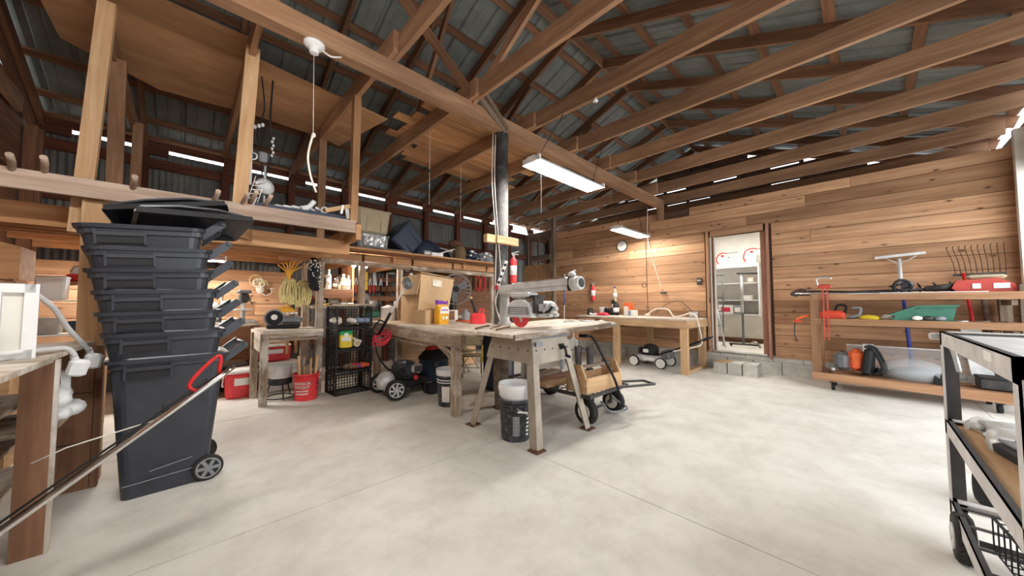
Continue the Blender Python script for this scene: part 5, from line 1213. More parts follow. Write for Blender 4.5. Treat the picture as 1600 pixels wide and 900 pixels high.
t = thing('work_light', 'grey round reflector lamp hung beside the loft post', 'lamp', (.50, 3.9, 2.15)); B().cyl((0, 0, 0), (0, 0, .36), .009).put('stem', 'alu', t); b = B(); b.lathe([(.02, .06), (.07, .02), (.085, 0)], (0, -.01, .16), (.3, -1, .1), 20); b.put('reflector', 'alu', t); B().ball((-.06, -.03, .17), .022, (1, 1, 1), 8, 6).put('bulb', 'white', t)
t = thing('wire_rack', 'small white wire rack standing at the end of the loft panel', 'rack', (.40, 3.78, 2.12), rad(20))
for k in range(5): B().cyl((-.03 + .01 * k, 0, .03 + .04 * k), (.05 + .01 * k, 0, .05 + .04 * k), .004, n=5).put('rung', 'white', t)
for s in (-.03, .05): B().cyl((s - .01, 0, .0), (s + .05, 0, .24), .004, n=5).put('side_wire', 'white', t)
t = thing('hanging_clutter', 'dark tackle with a grey junction box hung under the tie beam', 'tackle', (.46, 4.0, 2.4))
B().tube(smooth_path([(0, 0, 1.02), (.03, 0, .7), (-.02, 0, .45), (.03, 0, .1), (.0, 0, -.2)], 5), .006, 6).put('chain', 'blackmat', t); B().tube(smooth_path([(.09, 0, 1.02), (.08, 0, .6), (.1, 0, .3), (.05, 0, .0)], 5), .008, 6).put('cable', 'blackmat', t)
B().rbox((.03, -.02, .22), (.07, .04, .1), .01).put('junction_box', 'grey', t)
for k in range(6): B().ball((.1 + .01 * (k % 2), -.01, .26 + .035 * k), .012, (1, 1, 1.3), 7, 5).put('bead', 'white', t)
for k in range(3): B().ball((-.04 + .03 * k, -.01, .5 + .02 * k), .016, (1, 1, 1.3), 7, 5).put('insulator', 'white', t)
# pull-chain lampholder on the main beam
t = thing('lampholder', 'white porcelain lampholder under the main beam with a long pull string', 'lampholder', (.66, 2.93, 3.2475))
B().lathe([(.075, 0), (.075, -.015), (.06, -.03), (.035, -.04), (.033, -.075), (.025, -.08)][::-1], n=22).put('socket', 'white', t)
B().cyl((.0, 0, -.08), (.01, 0, -.72), .0025, n=5).put('pull_string', 'cord', t); B().tube(smooth_path([(.01, 0, -.72), (-.02, 0, -.9), (.0, 0, -1.05), (.04, -.01, -1.18)], 5), .008, 6).put('string_tail', 'cord', t); B().ball((.015, 0, -.73), .014, (1, 1, 1.4), 8, 6).put('knot', 'cord', t)
B().tube(smooth_path([(.05, 0, -.02), (.12, .0, -.04), (.2, 0, -.005)], 5), .006, 6).put('supply_cable', 'white', t)
for i, (u, v, lab) in enumerate(((2.25, 3.9, 'thin wire with a clip hung from the loft planks nearer the camera'), (3.1, 4.4, 'thin wire with a clip hung from the planks behind the centre post'))):
    t = thing('hanging_wire', lab, 'wire', (u, v, 2.5)); b = B(); b.cyl((0, 0, 1.12), (0, 0, 0), .003, n=5); b.put('wire', 'cord', t); B().ball((0, 0, .45), .02, (1, 1, 1), 7, 5).put('clip', 'iron', t)
t = thing('porcelain_knob', 'pale porcelain knob screwed under the tie beam', 'knob', (3.1, 1.93, 3.37)); B().lathe([(.02, 0), (.03, .012), (.02, .03), (.02, .042)], n=14).put('knob', 'white', t); B().cyl((0, 0, -.006), (0, 0, 0), .008, n=8).put('screw', 'iron', t)
# ================================================================ BACK WALL AND ITS BENCH
t = thing('wall_clock', 'round black rimmed wall clock on the plank wall', 'clock', (UB - .005, 3.86, 2.555), rad(-90))
B().lathe([(.125, 0), (.13, .01), (.13, .03), (.115, .035)], (0, 0, 0), (0, -1, 0), 28).put('rim', 'blackmat', t); B().cyl((0, -.02, 0), (0, -.036, 0), .115, n=28).put('dial', 'paper', t)
for a, l, w in ((.6, .055, .008), (-1.6, .085, .006)): b = B(); b.box((l / 2 * math.sin(a), -.038, l / 2 * math.cos(a)), (w, .003, l), (0, a, 0)); b.put('hand', 'blackmat', t)
b = B()
for k in range(12): a = PI / 6 * k; b.box((.098 * math.sin(a), -.0375, .098 * math.cos(a)), (.006, .003, .018), (0, a, 0))
b.put('hour_marks', 'blackmat', t, kind='stuff')
t = thing('wall_switch', 'dark switch box on the plank wall beside the doorway', 'switch', (UB - .005, 2.235, 1.65), rad(-90)); B().rbox((0, -.02, 0), (.09, .04, .13), .008).put('box', 'iron', t)
for x in (-.018, .018): B().box((x, -.045, .02), (.016, .014, .03)).put('toggle', 'paper', t)
t = thing('wall_outlet', 'metal outlet box at bench height on the plank wall', 'outlet', (UB - .005, 2.36, 1.0), rad(-90)); B().rbox((0, -.02, 0), (.16, .04, .11), .008).put('box', 'steel', t)
for x in (-.035, .035): B().cyl((x, -.04, 0), (x, -.044, 0), .022, n=14).put('socket', 'paper', t)
t = thing('wall_outlet', 'white outlet plate low on the plank wall behind the tool rack', 'outlet', (UB - .005, -.02, .55), rad(-90)); B().rbox((0, -.008, 0), (.12, .016, .13), .006).put('plate', 'white', t)
for z in (-.03, .03): B().box((0, -.018, z), (.03, .004, .025)).put('socket', 'grey', t)
t = thing('power_cable', 'pale cable strung down the plank wall to the bench', 'cable')
B().tube(smooth_path([(7.22, 3.22, 3.3), (7.25, 3.24, 2.61), (7.26, 3.1, 2.0), (7.27, 2.95, 1.48)], 5), .008, 6).put('sheath', 'cord', t); B().tube([(7.275, 3.30, 2.6), (7.275, 3.28, 1.0), (7.2, 3.26, .99)], .005, 6).put('drop_wire', 'blackcord', t)
b = B(); b.rbox((7.26, 2.93, 1.44), (.03, .14, .04), .008); b.torus((7.27, 3.35, 1.62), .05, .006, (1, 0, 0), 16, 6); b.put('plug', 'iron', t, True)
t = thing('extension_lead', 'white extension lead draped over the wall bench and its leg', 'cord')
B().tube(smooth_path([(7.2, 3.25, 1.0), (7.15, 3.05, 1.10), (7.0, 2.75, 1.10), (6.9, 2.6, .965), (6.8, 2.42, .98), (6.85, 2.28, 1.03), (6.6, 2.1, .99), (6.55, 2.03, .75), (6.7, 2.05, .5), (6.55, 2.12, .44), (6.3, 2.4, .36)], 6), .014, 7).put('cord', 'cord', t)
B().tube(smooth_path([(7.1, 3.05, 1.0), (7.2, 2.85, 1.2), (7.22, 2.6, 1.26), (7.22, 2.4, 1.1), (7.25, 2.36, 1.02)], 6), .006, 6).put('grey_lead', 'iron', t); b = B(); b.cyl((7.2, 3.3, .97), (7.18, 3.2, .98), .025); b.put('plug', 'cord', t)
BZ = .955
bottle((6.95, 3.86, BZ), .34, .07, 'blackmat', 'black jug with a tan spout on the wall bench', 'jug', 'tan'); bottle((6.98, 3.90, BZ + .345), .3, .05, 'tan', 'tan spray bottle with blue cap standing on a block behind the black jug', 'bottle', 'blue')
t = thing('spray_block', 'dark block under the tan spray bottle on the wall bench', 'block', (7.0, 3.93, BZ)); B().rbox((0, 0, .17), (.12, .1, .34), .01).put('body', 'iron', t); B().box((-.061, 0, .2), (.004, .06, .1)).put('label', 'paper', t)
t = thing('red_carton', 'orange and white carton standing on the wall bench', 'carton', (6.98, 3.57, BZ)); B().rbox((0, 0, .14), (.14, .16, .28), .006).put('body', 'orange', t); b = B(); b.box((-.072, .03, .1), (.006, .1, .2)); b.put('label', 'whitepaint', t)
t = thing('white_carton', 'small white and blue carton lying on the wall bench', 'carton', (6.85, 3.43, BZ)); B().rbox((0, 0, .06), (.12, .2, .12), .006).put('body', 'whitepaint', t); B().box((-.062, .03, .06), (.004, .06, .1)).put('blue_stripe', 'jean', t)
t = thing('mixing_bowl', 'white tub standing on the wall bench behind the red cloth', 'tub', (6.98, 4.2, BZ)); B().lathe([(.07, 0), (.075, .01), (.1, .17), (.105, .18), (.095, .18), (.065, .02)], n=22).put('tub', 'white', t); B().torus((0, 0, .16), .102, .006, n=20, m=6).put('rim', 'white', t)
t = thing('bench_grinder', 'black bench grinder beside the white tub on the wall bench', 'grinder', (6.95, 4.03, BZ)); b = B(); b.cyl((0, -.06, .1), (0, .06, .1), .055); b.box((0, 0, .03), (.1, .12, .06)); b.put('motor', 'blackmat', t)
for s in (-1, 1): B().cyl((0, s * .07, .1), (0, s * .09, .1), .08, n=20).put('wheel', 'iron', t)
cloth_heap('red_cloth', (6.62, 3.98, .952), (.22, .3, .10), 'pinkred', 'red cloth crumpled on the wall bench', 'cloth', 9)
cloth_heap('white_rag', (6.62, 4.22, .952), (.16, .18, .08), 'white', 'white rag beside the red cloth on the wall bench', 'cloth', 10)
t = thing('cable_heap', 'dark cable coiled at the far end of the wall bench', 'cable', (6.75, 4.40, .955))
for k in range(5): B().torus((0, -.0, .02 + .03 * k), .08 - .006 * k, .011, (.2 * math.sin(k), .2 * math.cos(k), 1), 18, 6).put('loop', 'iron', t)
# mower 2
t = thing('lawn_mower', 'silver decked lawn mower with white wheels under the wall bench', 'mower', (6.62, 2.9, 0))
for c in ((6.40, 3.18, .1), (6.40, 2.66, .1), (6.86, 3.18, .1), (6.86, 2.66, .1)): wheel(t, c, .105, .05, (1, 0, 0), 'rubber', 'whitepaint', 0, .78)
b = B(); b.rbox((6.63, 2.92, .16), (.42, .56, .11), .04); b.put('deck', 'alu', t, True); b = B(); b.rbox((6.415, 2.9, .16), (.01, .22, .06), .003); b.put('deck_label', 'paper', t, True)
b = B(); b.lathe([(.14, .21), (.15, .25), (.15, .34), (.1, .40), (.04, .42)], (6.63, 2.95, 0), n=20); b.put('engine', 'blackmat', t, True); b = B(); b.rbox((6.48, 2.98, .3), (.06, .1, .07), .01); b.put('engine_badge', 'paper', t, True)
b = B()
for k in range(5): b.rbox((6.6, 3.1, .24 + .025 * k), (.16, .12, .01), .002)
b.put('cooling_fins', 'iron', t, True, kind='stuff')
b = B(); b.rbox((6.63, 2.62, .25), (.3, .16, .16), .03); b.put('bag_chute', 'greymetal', t, True)
for x in (6.46, 6.8): B().tube([(x, 2.75, .24), (x, 2.45, .36), (x, 2.0, .56), (x, 1.9, .62)], .014, 8).put('handle_tube', 'blackmat', t, True)
B().cyl((6.46, 1.9, .62), (6.8, 1.9, .62), .014, n=8).put('handle_bar', 'blackmat', t, True)
# boots, dustpan, blocks
for i, (x, y, lab) in enumerate(((5.29, 3.72, 'dark rubber boot further from the wagon beside the wall bench'), (5.40, 3.54, 'dark rubber boot nearer the wall bench leg'))):
    t = thing('rubber_boot', lab, 'boot', (x, y, 0), rad(200)); B().lathe([(.055, .06), (.06, .12), (.065, .3), (.075, .42), (.068, .42), (.058, .3)], n=16).put('shaft', 'iron', t)
    b = B(); b.ball((.06, 0, .055), .06, (1.7, .85, .9), 12, 7); b.put('foot', 'iron', t); b = B(); b.prism([(x_, y_) for x_, y_ in [(-.06, -.05), (.08, -.055), (.16, -.03), (.16, .03), (.08, .055), (-.06, .05)]], 0, .02, 'z'); b.put('sole', 'blackmat', t)
    if i == 0: B().tube([(.0, .07, .40), (.02, .12, .38), (.08, .16, .36)], .01, 6).put('pull_strap', 'blackmat', t)
t = thing('work_shoe', 'brown work shoe standing behind the boots', 'shoe', (5.95, 3.55, 0)); b = B(); b.ball((0, 0, .05), .06, (1.8, .9, .9), 12, 7); b.ball((-.06, 0, .1), .05, (1, .9, 1.2), 10, 6); b.put('upper', 'rust', t); B().box((0, 0, .01), (.22, .1, .02)).put('sole', 'blackmat', t)
t = thing('dustpan', 'white dustpan hung low on the footing behind the boots', 'dustpan', (7.24, 5.23, .05), rad(-90)); B().prism([(-.13, 0), (.13, 0), (.1, .24), (.03, .3), (-.03, .3), (-.1, .24)], -.02, .0, 'y').put('pan', 'white', t); B().rbox((0, -.01, .4), (.035, .02, .24), .008).put('handle', 'white', t)
b = B()
for x in (-.13, .13): b.box((x, -.04, .12), (.01, .06, .24))
b.put('side_lips', 'white', t)
t = thing('broom', 'white and blue broom standing against the plank wall', 'broom', (7.15, 5.47, 0)); B().cyl((0, 0, .22), (.05, 0, 2.0), .014, n=8).put('handle', 'white', t); B().cyl((.02, 0, 1.18), (.03, 0, 1.65), .017, n=8).put('blue_sleeve', 'blue', t); B().rbox((0, 0, .17), (.06, .26, .1), .02).put('head', 'jean', t); b = B()
for k in range(9): b.box((0, -.11 + .0275 * k, .06), (.04, .018, .12))
b.put('bristles', 'jean', t, kind='stuff')
for k, (y, lab) in enumerate(((1.78, 'concrete block of the door step, furthest from the tool rack'), (1.57, 'middle concrete block of the door step'), (1.36, 'hollow concrete block of the door step nearest the tool rack'))):
    t = thing('concrete_block', lab, 'block', (6.98, y, 0), rad(-4 + 3 * k)); b = B()
    b.box((0, 0, .09), (.4, .2, .18)) if k < 2 else [b.box((x, 0, .09), (.035, .2, .18)) for x in (-.18, 0, .18)] + [b.box((0, s, .09), (.4, .03, .18)) for s in (-.085, .085)] + [b.box((0, 0, .172), (.4, .2, .016))]
    b.put('block', 'concrete', t)
    B().bb((-.198, -.098, .18), (.198, .098, .186)).put('mortar_skin', 'newwood' if k == 0 else 'concrete', t)
# ---- garden wagon with the tool carrier
t = thing('garden_wagon', 'dark mesh bed garden wagon with white rimmed tyres beside the saw', 'wagon', (3.2, 2.45, 0))
for c in ((2.93, 1.97, .13), (3.46, 1.97, .13), (3.55, 2.95, .13), (2.93, 2.95, .13)): wheel(t, c, .13, .075, (1, -.12 if c[1] < 2.2 else 0, 0), 'rubber', 'whitepaint', 0, .52)
for c in ((2.93, 1.97, .13), (3.46, 1.97, .13)):
    b = B()
    for k in range(6): a = PI / 3 * k; b.cyl((c[0] - .04, c[1] + .042 * math.cos(a), .13 + .042 * math.sin(a)), (c[0] - .033, c[1] + .042 * math.cos(a), .13 + .042 * math.sin(a)), .009, n=8)
    b.cyl((c[0] - .045, c[1], .13), (c[0] - .03, c[1], .13), .016, n=10); b.put('lug_holes', 'blackmat', t, True, kind='stuff')
for y in (1.97, 2.95): B().cyl((2.95, y, .13), (3.52, y, .13), .014, n=8).put('axle', 'iron', t, True)
b = B()
for p, q in (((2.8, 1.85), (3.55, 1.85)), ((3.55, 1.85), (3.55, 3.05)), ((3.55, 3.05), (2.8, 3.05)), ((2.8, 3.05), (2.8, 1.85))): b.bar((*p, .31), (*q, .31), .03, .03)
b.put('bed_frame', 'iron', t, True)
b = B()
for k in range(14): b.bar((2.8, 1.9 + .085 * k, .315), (3.55, 1.9 + .085 * k + .04, .315), .008, .006)
for k in range(9): b.bar((2.85 + .085 * k, 1.85, .312), (2.85 + .085 * k, 3.05, .312), .008, .006)
b.put('bed_mesh', 'iron', t, True, kind='stuff')
b = B()
for p, q in (((3.3, 1.82), (3.72, 1.62)), ((3.72, 1.62), (3.8, 1.78)), ((3.8, 1.78), (3.55, 1.95))): b.bar((*p, .33), (*q, .33), .03, .02)
b.put('folded_gate', 'iron', t, True)
for y in (1.97, 2.95):
    for x in (3.05, 3.4): B().bar((x, y, .14), (x, y, .30), .02, .02, up=(0, 1, 0)).put('strut', 'iron', t, True)
b = B(); b.tube(smooth_path([(3.22, 1.72, .16), (3.2, 1.80, .42), (3.12, 1.90, .68), (3.08, 1.94, .80), (3.06, 1.98, .86), (3.04, 2.06, .87)], 5), .014, 8); b.put('pull_handle', 'blackmat', t, True); b = B(); b.cyl((3.03, 2.0, .87), (3.05, 2.12, .865), .02, n=10); b.put('grip', 'blackmat', t, True)
B().tube(smooth_path([(2.99, 1.84, .24), (3.0, 1.74, .16), (3.2, 1.69, .15), (3.25, 1.72, .17), (3.2, 1.84, .24)], 5), .012, 7).put('steering_bar', 'greymetal', t, True)
t = thing('tool_carrier', 'open pine tool carrier with round-cornered ends on the garden wagon', 'tool box', (3.12, 1.99, .33), rad(-4))
for x in (-.29, .29): B().prism([(-.13, 0), (.13, 0), (.13, .12), (.06, .27), (-.06, .27), (-.13, .12)], x - .011, x + .011, 'x').put('end_board', 'newwood', t)
for y in (-.12, .12): beam('side_board', (-.28, y, .075), (.28, y, .075), .016, .15, 'newwood', t, world=False)
beam('bottom', (-.28, 0, .008), (.28, 0, .008), .22, .014, 'newwood', t, world=False); beam('grip_bar', (-.28, 0, .235), (.28, 0, .235), .03, .03, 'oldgrey', t, world=False)
for i, (y, x) in enumerate(((2.35, .0), (2.55, .06), (2.75, -.04))):
    lab = ('brown board lying on the wagon nearest the tool carrier', 'brown board lying mid way along the wagon bed', 'brown board lying furthest back on the wagon')[i]
    t = thing('loose_board', lab, 'board', (3.15 + x, y, .33), rad(8 * i - 6)); beam('board', (-.42, 0, .015 + .0), (.42, 0, .015), .16, .028, ('newwood', 'brown', 'oldgrey')[i], t, world=False)

# ================================================================ TOOL RACK BEFORE THE BACK WALL
t = thing('tool_rack', 'low timber tool rack on casters with two shelves before the plank wall', 'rack', (6.8, -.35, 0))
for z0 in (1.3, .955): 
    beam('shelf', (6.8, .5, z0), (6.8, -1.2, z0), .5, .025, 'rack', t); beam('shelf_edge', (6.55, .52, z0), (6.52, -1.2, z0), .03, .085, 'rack', t)
beam('base_rail', (6.52, .55, .185), (6.42, -1.22, .175), .045, .1, 'rack', t); beam('base_rail', (7.05, .5, .185), (7.05, -1.2, .175), .045, .1, 'rack', t)
for k in range(3): beam('base_board', (6.62 + .16 * k, .5, .22), (6.6 + .16 * k, -1.2, .21), .155, .02, 'rack', t)
for u, v, m_ in ((6.56, .5, 'rack'), (7.06, .49, 'rack'), (7.06, -1.17, 'oldgrey')): beam('upright', (u, v, .14), (u, v, 1.34), .09, .04, m_, t, up=(1, 0, 0))
beam('upright', (6.6, -1.23, .0), (6.62, -1.24, 1.42), .1, .06, 'oldgrey', t, up=(1, 0, 0))
for z in (1.18, .80): beam('cleat', (6.56, .46, z), (6.56, .46, z + .16), .04, .03, 'rack', t, up=(1, 0, 0))
for z in (1.22, .87): beam('cleat', (6.57, -1.15, z), (7.0, -1.15, z), .04, .06, 'oldgrey', t)
for u, v in ((6.6, .34), (7.0, .34), (6.52, -1.0), (7.0, -1.0)):
    b = B(); b.box((u, v, .115), (.07, .06, .03)); b.put('caster_plate', 'iron', t, True); B().cyl((u, v - .018, .05), (u, v + .018, .05), .05, n=16).put('caster_wheel', 'blackmat', t, True)
S1, S2, S3 = 1.314, .969, .232
t = thing('pipe_clamp', 'red bar clamp standing over the near end of the rack shelves', 'clamp', (6.50, .40, .70))
for d in (0, .045): B().box((0, -d, .37), (.02, .014, .74)).put('bar', 'fadedred', t)
B().rbox((0, -.02, .75), (.05, .14, .06), .015).put('jaw', 'fadedred', t); B().tube(smooth_path([(0, .05, .76), (0, .06, .86), (0, -.02, .88), (0, -.1, .86)], 4), .012, 7).put('screw_handle', 'steel', t)
for i, (a, b_, r, mt, lab) in enumerate((((6.60, .72, 1.36), (6.62, -.3, 1.335), .012, 'steel', 'long steel rod lying on the rack top nearest the camera'), ((6.68, .66, 1.40), (6.70, -.5, 1.34), .016, 'iron', 'dark trimmer shaft lying along the middle of the rack top'), ((6.78, .7, 1.34), (6.78, .0, 1.335), .012, 'rust', 'rusty rod lying behind the dark shaft on the rack top'))):
    t = thing('metal_rod', lab, 'rod', (a[0], (a[1] + b_[1]) / 2, 1.314)); B().tube([a, b_], r, 7).put('rod', mt, t, True)
    if i < 2: b = B(); b.prism([(.0, 0), (.09, .02), (.1, -.03), (.04, -.05)], -.01, .01, 'x', (a[0], a[1] - .06, a[2])); b.put('bent_end', 'iron', t, True)
t = thing('white_strip', 'white strip lying along the front edge of the rack top', 'strip', (6.56, -.5, 1.342)); beam('strip', (6.545, -.15, 1.347), (6.53, -.98, 1.347), .02, .01, 'white', t)
b = B(); b.box((6.545, -.14, 1.347), (.024, .02, .014)); b.put('strip_end', 'grey', t, True)
t = thing('hedge_trimmer', 'red engine hedge trimmer lying on the rack top near the wall corner', 'trimmer', (6.75, -.9, S1)); 
B().prism([(-.22, .04), (.18, .02), (.24, .08), (.2, .17), (-.08, .19), (-.2, .12)], -.08, .08, 'x', (0, -.08, 0)).put('engine_housing', 'fadedred', t)
for y, w in ((-.02, .06), (-.19, .11)): B().box((-.085, y, .1), (.008, w, .06)).put('label', 'paper', t)
B().rbox((.02, -.1, .21), (.12, .28, .05), .02).put('top_cover', 'tan', t)
b = B(); b.cyl((-.0, .12, .1), (0, .36, .08), .05, .03); b.put('gearbox', 'iron', t); B().tube([(0, .3, .08), (0, 1.1, .06)], .014, 7).put('shaft', 'iron', t)
b = B(); b.torus((-.06, .55, .10), .10, .018, (.75, .65, 0), 20, 7); b.put('loop_handle', 'blackmat', t); b = B(); b.tube([(0, .55, .06), (-.06, .66, .12), (-.06, .5, .16)], .014, 6); b.put('handle_stay', 'blackmat', t)
t = thing('cultivator_head', 'grey spiked cultivator tines behind the red engine on the rack top', 'tines', (6.85, -.62, S1))
b = B(); b.cyl((0, -.18, .07), (0, .25, .07), .012); b.put('shaft', 'iron', t); B().lathe([(.04, 0), (.06, .02), (.06, .08), (.04, .1)], (0, .22, .09), n=14).put('cap', 'greymetal', t)
for k in range(3):
    b = B(); y = -.16 + .13 * k
    for j in range(6): a = PI / 3 * j + k; b.tube([(0, y, .08), (.07 * math.cos(a), y + .02, .08 + .07 * math.sin(a)), (.085 * math.cos(a + .4), y + .03, .08 + .085 * math.sin(a + .4))], .009, 6)
    b.put('tine_wheel', 'iron', t)
t = thing('tool_bundle', 'dark heads of garden tools sticking out past the rack end', 'tool heads', (6.66, .62, 1.33))
for k in range(5): B().tube(smooth_path([(-.04 + .02 * k, -.1, .03), (-.03 + .02 * k, .04, .05 + .012 * k), (0, .12 + .02 * (k % 3), .0 + .01 * k)], 4), .014, 7).put('head', 'iron' if k % 2 else 'rust', t)
# middle shelf
t = thing('chain_saw', 'orange chain saw hanging out past the near end of the rack middle shelf', 'saw', (6.66, .30, S2), rad(90)); B().rbox((.02, 0, .07), (.26, .12, .14), .03).put('body', 'orangered', t); B().tube(smooth_path([(-.1, -.06, .1), (-.12, -.06, .2), (-.04, -.06, .22), (.0, -.06, .12)], 5), .014, 8).put('front_handle', 'blackmat', t); B().tube(smooth_path([(-.14, 0, .05), (-.24, 0, .08), (-.26, 0, .18), (-.18, 0, .18)], 5), .018, 8).put('rear_handle', 'grey', t)
t = thing('hand_pruner', 'orange handled pole pruner hung off the near end of the rack', 'pruner', (6.60, .64, S2)); B().tube(smooth_path([(0, -.08, .06), (0, .0, .05), (0, .07, .0)], 4), .018, 7).put('handle', 'orange', t); B().rbox((0, .06, -.02), (.03, .1, .03), .01).put('jaw', 'orangered', t); B().tube(smooth_path([(0, .09, -.02), (0, .1, -.2), (0, .08, -.3)], 4), .008, 6).put('lead', 'iron', t); B().ball((0, .08, -.31), .02, (1, 1.3, .8), 8, 5).put('toggle', 'rust', t)
t = thing('yellow_bag', 'yellow pouch lying on the rack middle shelf', 'pouch', (6.66, -.04, S2)); B().ball((0, 0, .045), .06, (.9, 1.7, .75), 12, 7).put('pouch', 'yellow', t); B().tube([(0, .1, .05), (.0, .22, .03)], .009, 6).put('drawstring', 'iron', t)
t = thing('rope_tangle', 'tangle of pale string on the rack middle shelf', 'string', (6.64, -.22, S2))
for k in range(10): B().torus((ri.uniform(-.04, .04), ri.uniform(-.06, .06), .05 + ri.uniform(-.02, .03)), ri.uniform(.03, .055), .006, (ri.uniform(-1, 1), ri.uniform(-1, 1), 1), 12, 5).put('loop', 'cream', t)
t = thing('fertiliser_sack', 'dark green sack slumped on the rack middle shelf', 'sack', (6.66, -.5, S2)); b = B(); b.prism([(.26, .0), (.22, .12), (-.02, .2), (-.26, .21), (-.22, .0)], -.1, .12, 'x'); b.put('sack', 'green', t); b = B(); b.prism([(.28, .10), (.05, .215), (-.28, .225), (-.27, .205), (.04, .19), (.24, .085)], -.125, .13, 'x'); b.put('top_fold', 'green', t)
for k in range(3): b = B(); b.ball((-.12, .05 - .09 * k, .06), .04, (.6, 1.2, .7), 8, 6); b.put('wrapped_tool', ('whitepaint', 'iron', 'grey')[k], t)
for i, (v, mt, lab) in enumerate(((-.80, 'steel', 'steel hand tool with splayed blades on the rack middle shelf'), (-.95, 'oldgrey', 'grey wooden handled trowel on the rack middle shelf'), (-1.06, 'rust', 'rusty hand hoe at the end of the rack middle shelf'))):
    t = thing('hand_tool', lab, 'tool', (6.62, v, S2)); B().tube([(0, .07, .02), (0, -.04, .03)], .014, 7).put('handle', mt, t); b = B(); b.prism([(-.03, 0), (.03, 0), (.05, -.08), (0, -.12), (-.05, -.08)], .02, .03, 'z', (0, -.04, 0)); b.put('blade', 'iron', t)
# bottom shelf
t = thing('leaf_blower', 'orange and black backpack blower on the rack base', 'blower', (6.72, .12, S3), rad(80)); 
B().rbox((.12, 0, .17), (.16, .22, .26), .05).put('fan_housing', 'greymetal', t); B().rbox((-.02, -.02, .2), (.15, .24, .30), .05).put('engine_cover', 'orange', t); B().rbox((-.14, 0, .2), (.09, .26, .36), .03, (0, rad(-8), 0)).put('back_pad', 'blackmat', t)
for y in (-.08, .08): B().tube(smooth_path([(-.12, y, .40), (-.2, y, .36), (-.28, y, .12), (-.18, y, .03)], 5), .018, 7).put('strap', 'blackmat', t)
B().tube(smooth_path([(.05, -.13, .12), (-.1, -.17, .06), (-.35, -.15, .05), (-.62, -.1, .05), (-.8, -.05, .1)], 6), .045, 10).put('blower_tube', 'blackmat', t)
b = B()
for k in range(9): b.torus((-.16 - .03 * k, -.165 + .003 * k, .057), .048, .006, (1, .05, 0), 12, 5)
b.put('tube_rings', 'blackmat', t, kind='stuff')
t = thing('plastic_sheeting', 'clear plastic bag slumped over a grey hood on the rack base', 'sheeting', (6.75, -.40, S3)); b = B(); b.ball((0, 0, .10), .24, (.8, 1.25, .72), 16, 9); b.put('bag', 'glass', t); B().ball((.0, -.02, .07), .16, (.9, 1.4, .6), 14, 8).put('grey_hood', 'grey', t)
t = thing('clear_panel', 'clear plastic panel standing along the back of the rack base', 'panel', (6.95, -.35, S3)); B().box((0, 0, .19), (.008, 1.1, .38)).put('panel', 'clearpanel', t); b = B(); b.box((0, 0, .385), (.014, 1.1, .012)); b.put('edge', 'alu', t)
for i, (v, lab, mt) in enumerate(((.40, 'dark metal scraper blade at the near end of the rack base', 'rust'), (-.62, 'black strap buckle bundle on the rack base behind the cart post', 'blackmat'))):
    t = thing('scraper' if i == 0 else 'strap_bundle', lab, 'tool', (6.62, v, S3)); b = B(); b.prism([(-.06, 0), (.06, 0), (.05, .1)], -.04, .04, 'x'); b.put('body', mt, t); B().ball((0, -.06, .05), .03, (1, 1, 1), 8, 6).put('knob', 'steel', t)
t = thing('steel_sheet', 'pale metal sheet leaning in the rack behind the cart', 'sheet', (6.85, -.9, S3)); B().prism([(-.15, 0), (.02, 0), (.09, .72), (-.06, .74)], -.005, .005, 'x', (0, 0, 0), (0, rad(6), 0)).put('sheet', 'alu', t); B().box((0, -.14, .02), (.03, .02, .03)).put('foot_clip', 'iron', t)
# tools leaning on the plank wall behind the rack
def long_tool(x0, v0, v1, z1, r, mat, label, name, head=None, z0=.24):
    t = thing(name, label, 'tool', (x0, v0, z0)); B().cyl((x0, v0, z0 + .005), (7.2, v1, z1), r, n=8).put('handle', mat, t, True)
    return t
t = long_tool(7.02, -.42, -.36, 1.72, .02, 'blue', 'blue and white squeegee pole leaning on the plank wall behind the rack', 'squeegee')
B().cyl((7.16, -.372, 1.3), (7.2, -.36, 1.84), .021, n=8).put('white_sleeve', 'alu', t, True); beam('squeegee_bar', (7.19, -.13, 1.87), (7.19, -.60, 1.9), .025, .035, 'alu', t)
for s in (-.16, .14): b = B(); b.cyl((7.19, -.36, 1.76), (7.19, -.36 + s, 1.865), .006, n=6); b.put('brace', 'alu', t, True)
t = long_tool(7.05, -.98, -.9, 1.6, .018, 'red', 'red handled rake leaning on the wall in the corner behind the rack', 'garden_rake')
b = B(); b.box((7.22, -1.02, 1.58), (.02, .4, .03)); b.put('head', 'iron', t, True)
for k in range(10): B().tube(smooth_path([(7.22, -.84 - .042 * k, 1.6), (7.2, -.82 - .044 * k, 1.75), (7.21, -.78 - .048 * k, 1.92), (7.16, -.78 - .048 * k, 1.95)], 4), .0045, 5).put('tine', 'rust', t, True)
long_tool(7.03, -1.08, -1.04, 1.28, .024, 'oldgrey', 'grey wooden pole leaning behind the rack beside the red rake', 'wooden_pole')
t = long_tool(7.08, -1.18, -1.16, 1.28, .03, 'oldgrey', 'thick grey wooden pole leaning in the wall corner behind the rack', 'wooden_pole')
t = thing('low_bin', 'dark bin lying along the rack base behind the cart', 'bin', (6.75, -1.02, S3)); B().rbox((0, 0, .06), (.3, .26, .12), .01).put('body', 'iron', t); B().rbox((0, 0, .125), (.31, .27, .02), .005).put('rim', 'blackmat', t)

